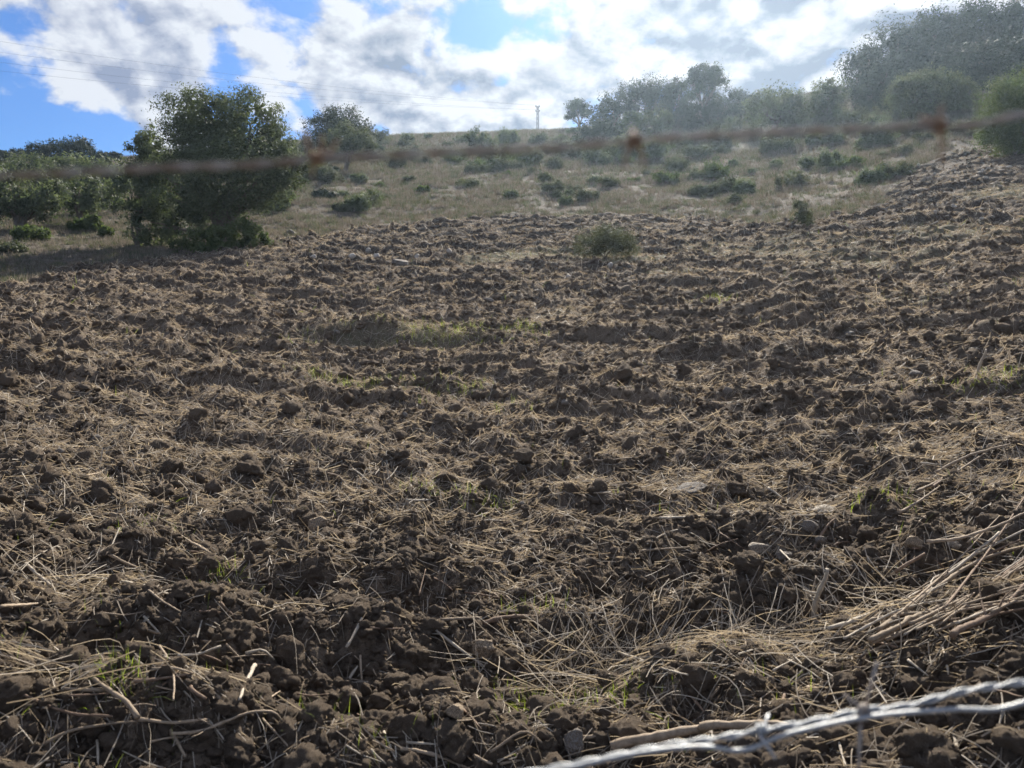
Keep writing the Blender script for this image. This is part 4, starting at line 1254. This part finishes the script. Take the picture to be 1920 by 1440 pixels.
    T('laurel_shrub', 'shrub', (20, 482), [(15, 470, 24, 9)], M_SCRUB, 'flat shrub in the shade just beyond the field edge', 6, 3.5, trunk_px=2)
    T('broom_shrub', 'shrub', (606, 377), [(606, 369, 22, 9)], M_DARK, 'dark low shrub on the dry grass uphill of the big olive', 5, 4, trunk_px=2)
    T('broom_shrub', 'shrub', (641, 398), [(641, 391, 16, 8)], M_SCRUB, 'small green shrub on the dry grass above the field edge', 5, 4, trunk_px=2)
    T('broom_shrub', 'shrub', (1505, 432), [(1505, 412, 18, 18), (1500, 385, 12, 16)], M_SCRUB, 'upright twiggy shrub at the upper edge of the ploughed field', 5, 3, trunk_px=2, asp=.2)
    T('broom_shrub', 'shrub', (793, 364), [(793, 359, 11, 7)], M_FRESH, 'small pale shrub beside a patch of bare earth on the slope', 5, 3.5, trunk_px=2)


build_trees()


def build_scrub():
    """low shrubs dotted over the slope: a few shapes, copied"""
    rs = np.random.default_rng(5)
    variants = []
    for k in range(7):
        lobes = [(rs.normal() * .35, rs.normal() * .35, .28 + .1 * rs.random(), .55 * rs.uniform(.6, 1.1), .55 * rs.uniform(.6, 1.1), .30 * rs.uniform(.7, 1.3)) for _ in range(4)]
        V, F, tone = crown_np(lobes, 1500, 0.13, 900 + k, .22, .4, .3, .25)
        F = F[V[:, 2].reshape(-1, 4).mean(1) > 0]
        variants.append(mesh_np('scrub', V, F, [[M_SCRUB, M_SCRUB, M_OLIVE, M_FRESH, M_BROOM, M_SCRUB, M_OLIVE][k]], True, {'tone': tone}))
    n = 0
    while n < 195:
        px = rs.uniform(480, 1900)
        py = rs.uniform(236, 400)
        hill = np.interp(px, [480, 800, 1135, 1430, 1700, 1900], [290, 262, 246, 205, 215, 240])
        edge = np.interp(px, [480, 700, 1160, 1430, 1660, 1700, 1760, 1900], [445, 405, 385, 395, 360, 300, 280, 262])
        if py < hill or py > edge:
            continue
        u = (py - hill) / (edge - hill)
        if rs.random() > np.clip(1.15 - 1.0 * u, 0.10, 1):
            continue
        x, y = hit(px, py)
        s = rs.uniform(0.45, 1.25) * (1.45 if u < .5 else .85)
        vi = rs.integers(len(variants))
        near_t = min([('below the lone rounded bush', 902, 290), ('below the pair of trees by the barb', 640, 330), ('below the ridge thicket', 1200, 280), ('below the umbrella pine', 1320, 275), ('below the two rounded olives', 1500, 265), ('below the wide flat topped bush', 1740, 245),
                      ('above the middle of the field edge', 1100, 370), ('above the broom shrub at the field edge', 1500, 360), ('on the bare ridge beside the steel pole', 1000, 250), ('on the dry grass uphill of the big olive', 640, 380)], key=lambda q: (q[1] - px) ** 2 + 3 * (q[2] - py) ** 2)[0]
        o = obj('hillside_scrub', variants[vi], loc=(x, y, H1(x, y) - .03), label='%s %s scrub bush %s' % ('large' if s > 1.1 else 'small' if s < .7 else 'middling', ('dull green', 'dull green', 'grey green', 'fresh green', 'straw green', 'dull green', 'grey green')[vi], near_t), cat='shrub', group='scrub bushes on the slope')
        o.scale = (s, s, s * rs.uniform(.8, 1.3)); o.rotation_euler = (0, 0, rs.random() * 6.28)
        n += 1
    # dry grass of the slope
    tufts = []
    for k in range(5):
        m = 26
        a = rs.random(m) * 6.28; ln = rs.uniform(.10, .34, m); le = np.abs(rs.normal(size=m)) * .45
        bx, by = rs.normal(size=m) * .09, rs.normal(size=m) * .09
        tip = np.stack([bx + np.cos(a) * np.sin(le) * ln, by + np.sin(a) * np.sin(le) * ln, np.cos(le) * ln], -1)
        b = np.stack([bx, by, np.full(m, -.02)], -1)
        sd = np.stack([-np.sin(a + 1), np.cos(a + 1), 0 * a], -1) * .012
        V = np.stack([b - sd, b + sd, tip], 1).reshape(-1, 3)
        tufts.append(mesh_np('grass_tuft', V, np.arange(m * 3).reshape(-1, 3), [M_DRYG if k < 3 else M_BROOM], True, {'tone': np.repeat(rs.random(m), 3)}))
    x, y = log_polar(110000, 15, 140, 38, 0.7)
    ok = ~field_mask(x, y) & (rng.random(len(x)) < np.clip(.6 + .8 * fbm(x * .25, y * .25, 3, 88), .1, 1))
    x, y = x[ok], y[ok]; m = len(x)
    s = rng.uniform(.6, 1.3, m) * np.clip(np.hypot(x, y) / 40, .7, 1.9)
    scatter_stuff('dry_grass', np.stack([x, y, height(x, y)], -1), np.stack([0 * x, 0 * x, rng.random(m) * 6.28], -1), np.stack([s, s, s * .8], -1), rng.integers(0, 5, m), tufts, 'dry straw coloured grass covering the slope', 'grass')


build_scrub()

# ------------------------------------------------------------------ steel pole and power lines on the ridge


def build_power():
    x, y = hit(1008, 240)
    r = math.hypot(x, y); k = 150 / r
    x, y = x * k, y * k
    z = H1(x, y)
    top = px_dir(1008, 199); top = EYE + top[2] * y / top[1]
    h = top - z
    root = bpy.data.objects.new('power_pole', None); C.objects.link(root); root.location = (x, y, z)
    tag(root, 'slim steel lattice power pole standing on the ridge', 'power pole')
    w0, w1 = .30, .14
    corners = [(-1, -1), (1, -1), (1, 1), (-1, 1)]
    for a, b in corners:
        obj('leg', join_tubes('leg', [([(a * w0, b * w0, -.3), (a * w1, b * w1, h)], .07, 6, 0)], [M_STEEL]), root)
    br = []
    nb = 12
    for i in range(nb):
        for q in range(4):
            (a, b), (c, d) = corners[q], corners[(q + 1) % 4]
            u, v = i / nb, (i + 1) / nb
            wa, wb = w0 + (w1 - w0) * u, w0 + (w1 - w0) * v
            br.append(([(a * wa, b * wa, h * u), (c * wb, d * wb, h * v)], .035, 4, 0))
    obj('bracing', join_tubes('bracing', br, [M_STEEL]), root)
    arms = []
    for zz in (h - .15, h - 1.0):
        c = obj('cross_arm', join_tubes('cross_arm', [([(-.42, 0, zz), (.42, 0, zz)], .06, 6, 0)], [M_STEEL]), root)
        for sx in (-.36, .36):
            obj('insulator', join_tubes('insulator', [([(sx, 0, zz), (sx, 0, zz + .15), (sx, 0, zz + .3)], [.05, .09, .05], 8, 0)], [M_CABLE]), c)
            arms.append((sx, zz + .3))
    # cables run off over the slope to the next pole, out of the picture
    for k, (sx, zz) in enumerate(arms):
        a = np.array([x + sx, y, z + zz])
        v = px_dir(-350, [20, 48, 70, 92][k])
        t = 105 / v[1]
        b = np.array([v[0] * t, v[1] * t, EYE + v[2] * t])
        u = np.linspace(0, 1, 40)[:, None]
        p = a + (b - a) * u
        p[:, 2] -= 1.4 * 4 * (u * (1 - u))[:, 0]
        me = join_tubes('power_cable', [(p - a, .012, 5, 0)], [M_CABLE])
        obj('power_cable', me, loc=a, label=['power cable fixed to the uphill end of the pole top', 'power cable fixed to the far end of the pole top', 'lower power cable on the near arm end', 'lower power cable on the far arm end'][k], cat='cable', group='power cables')


build_power()

# ------------------------------------------------------------------ barbed wire, close to the lens


def at_depth(px, py, d):
    v = px_dir(px, py)
    t = d / math.cos(PITCH)
    return np.array([v[0] * t, v[1] * t, EYE + v[2] * t])


def strand(path, r, pitch, gap, phase=0.0):
    """two wires laid round each other along a path"""
    _, a, b = frames(path)
    s = np.concatenate([[0], np.cumsum(np.linalg.norm(np.diff(path, axis=0), axis=1))])
    th = 2 * np.pi * s / pitch + phase
    return [path + gap * (np.cos(th + k)[:, None] * a + np.sin(th + k)[:, None] * b) for k in (0, np.pi)], s


def barb(name, path, i, root, r, rw, prongs, mat):
    """a short wire coiled round the strand, its cut ends sticking out"""
    tn, a, b = frames(path)
    u = np.linspace(0, 2.5, 30)
    p0, t0, A, B = path[i], tn[i], a[i], b[i]
    coil = p0 + (u[:, None] - 1.25) * t0 * rw * 2.1 + (r * 1.0 + rw) * (np.cos(2 * np.pi * u)[:, None] * A + np.sin(2 * np.pi * u)[:, None] * B)
    parts = [(coil, rw, 8, 0)]
    for (dx, dz, dy, l), st in zip(prongs, (coil[0], coil[-1], coil[3], coil[-4])):
        d = np.array([dx, dy, dz], float); d /= np.linalg.norm(d)
        parts.append((np.array([st, st + d * l * .5, st + d * l * .97, st + d * l]), [rw, rw, rw * .95, rw * .4], 8, 0))
    return obj(name, join_tubes('barb', parts, [mat]), root)


def build_wire():
    D = 0.34
    top = [(-900, 365), (-400, 345), (0, 330), (150, 323), (330, 314), (480, 309), (600, 297), (700, 293), (850, 285), (1000, 280), (1150, 268), (1270, 258), (1400, 251), (1550, 244), (1740, 236), (1810, 236), (1920, 214), (2300, 180), (2900, 140)]
    path = spline([at_depth(px, py, D) for px, py in top], 700)
    root = bpy.data.objects.new('barbed_wire', None); C.objects.link(root); root.location = path[0]
    tag(root, 'rusty twisted barbed wire strung across in front of the trees', 'barbed wire')
    path = path - path[0]
    ws, s = strand(path, .0011, .034, .00095)
    for w in ws:
        obj('line_wire', join_tubes('line_wire', [(w, .0009, 8, 0)], [M_RUST]), root)
    ppx = path + np.array(root.location)
    col = 960 + (ppx[:, 0] / (ppx[:, 1])) * FPX * 1.0
    for cx, pr in [(30 - 590, [(.3, 1, .2, .012), (-.2, -1, .1, .012)]), (604, [(-.25, 1, -.1, .012), (.55, .9, .2, .011), (-.1, -1, .1, .011), (.25, .5, -.9, .010)]), (1185, [(-.2, -1, .1, .012), (.3, -1, .1, .012), (.3, .4, .8, .010)]),
                   (1742, [(.3, 1, .1, .009), (.12, -1, .1, .016), (-.9, .3, .5, .007)]), (2330, [(.1, 1, 0, .012), (.2, -1, 0, .012)])]:
        i = int(np.argmin(np.abs(col - cx)))
        i = min(max(i, 3), len(path) - 4)
        barb('barb', path, i, root, .0017, .0009, pr, M_BARB)
    # lower strand: galvanised, joined to a plain wire that loops along it
    D2 = 0.62
    low = [(250, 1560), (700, 1492), (1030, 1442), (1140, 1420), (1250, 1398), (1350, 1384), (1420, 1371), (1530, 1352), (1620, 1332), (1700, 1324), (1790, 1300), (1920, 1279), (2300, 1225), (2900, 1150)]
    path = spline([at_depth(px, py, D2) for px, py in low], 500)
    root = bpy.data.objects.new('barbed_wire', None); C.objects.link(root); root.location = path[0]
    tag(root, 'grey galvanised barbed wire sagging over the log and stems', 'barbed wire')
    path = path - path[0]
    ws, s = strand(path, .0017, .048, .0015)
    for w in ws:
        obj('line_wire', join_tubes('line_wire', [(w, .00145, 8, 0)], [M_GALV]), root)
    ppx = path + np.array(root.location)
    col = 960 + (ppx[:, 0] / (ppx[:, 1] * math.cos(PITCH) - (ppx[:, 2] - EYE) * math.sin(PITCH))) * FPX
    for cx, pr, m in [(1430, [(.35, -.5, -.5, .014), (.5, .3, .8, .010)], M_GALV), (1616, [(-.05, -1, -.1, .034), (.28, 1, .1, .026), (-.8, .6, .2, .010)], M_RUST), (2080, [(.1, 1, 0, .014), (.1, -1, 0, .014)], M_GALV)]:
        i = int(np.argmin(np.abs(col - cx)))
        barb('barb', path, i, root, .0028, .0014, [(a_, b_, c_, l_ * 1.5) for a_, b_, c_, l_ in pr], m)
    pl = [(700, 1500), (1030, 1448), (1200, 1412), (1260, 1404), (1330, 1401), (1385, 1408), (1420, 1400), (1450, 1386), (1530, 1364), (1620, 1346), (1720, 1335), (1800, 1330), (1870, 1330), (1920, 1318), (2300, 1262), (2900, 1190)]
    path = spline([at_depth(px, py, D2 - .006) for px, py in pl], 260)
    obj('plain_wire', join_tubes('plain_wire', [(path - path[0], .0021, 10, 0)], [M_GALV]), loc=path[0], label='smooth thick grey wire looping along the lower barbed strand', cat='wire')


build_wire()

# ------------------------------------------------------------------ haze


def build_haze():
    m = bpy.data.materials.new('haze_air')
    m.use_nodes = True
    t = NT(m.node_tree)
    out = t.n('ShaderNodeOutputMaterial')
    v = t.n('ShaderNodeVolumePrincipled')
    v.inputs['Color'].default_value = (0.62, 0.80, 1.0, 1)
    v.inputs['Density'].default_value = HAZE
    v.inputs['Anisotropy'].default_value = 0.72
    t.t.links.new(v.outputs[0], out.inputs['Volume'])
    s, lo, hi = 680.0, -75.0, 56.0
    vv = [(a * s, b * s, c) for c in (lo, hi) for a, b in ((-1, -1), (1, -1), (1, 1), (-1, 1))]
    f = [[3, 2, 1, 0], [4, 5, 6, 7], [0, 1, 5, 4], [1, 2, 6, 5], [2, 3, 7, 6], [3, 0, 4, 7]]
    o = obj('haze', mesh_np('haze', vv, np.array(f), [m], False), kind='stuff', label='thin bright haze in the air towards the sun', cat='haze')


HAZE = 0.00044
if HAZE > 0:
    build_haze()
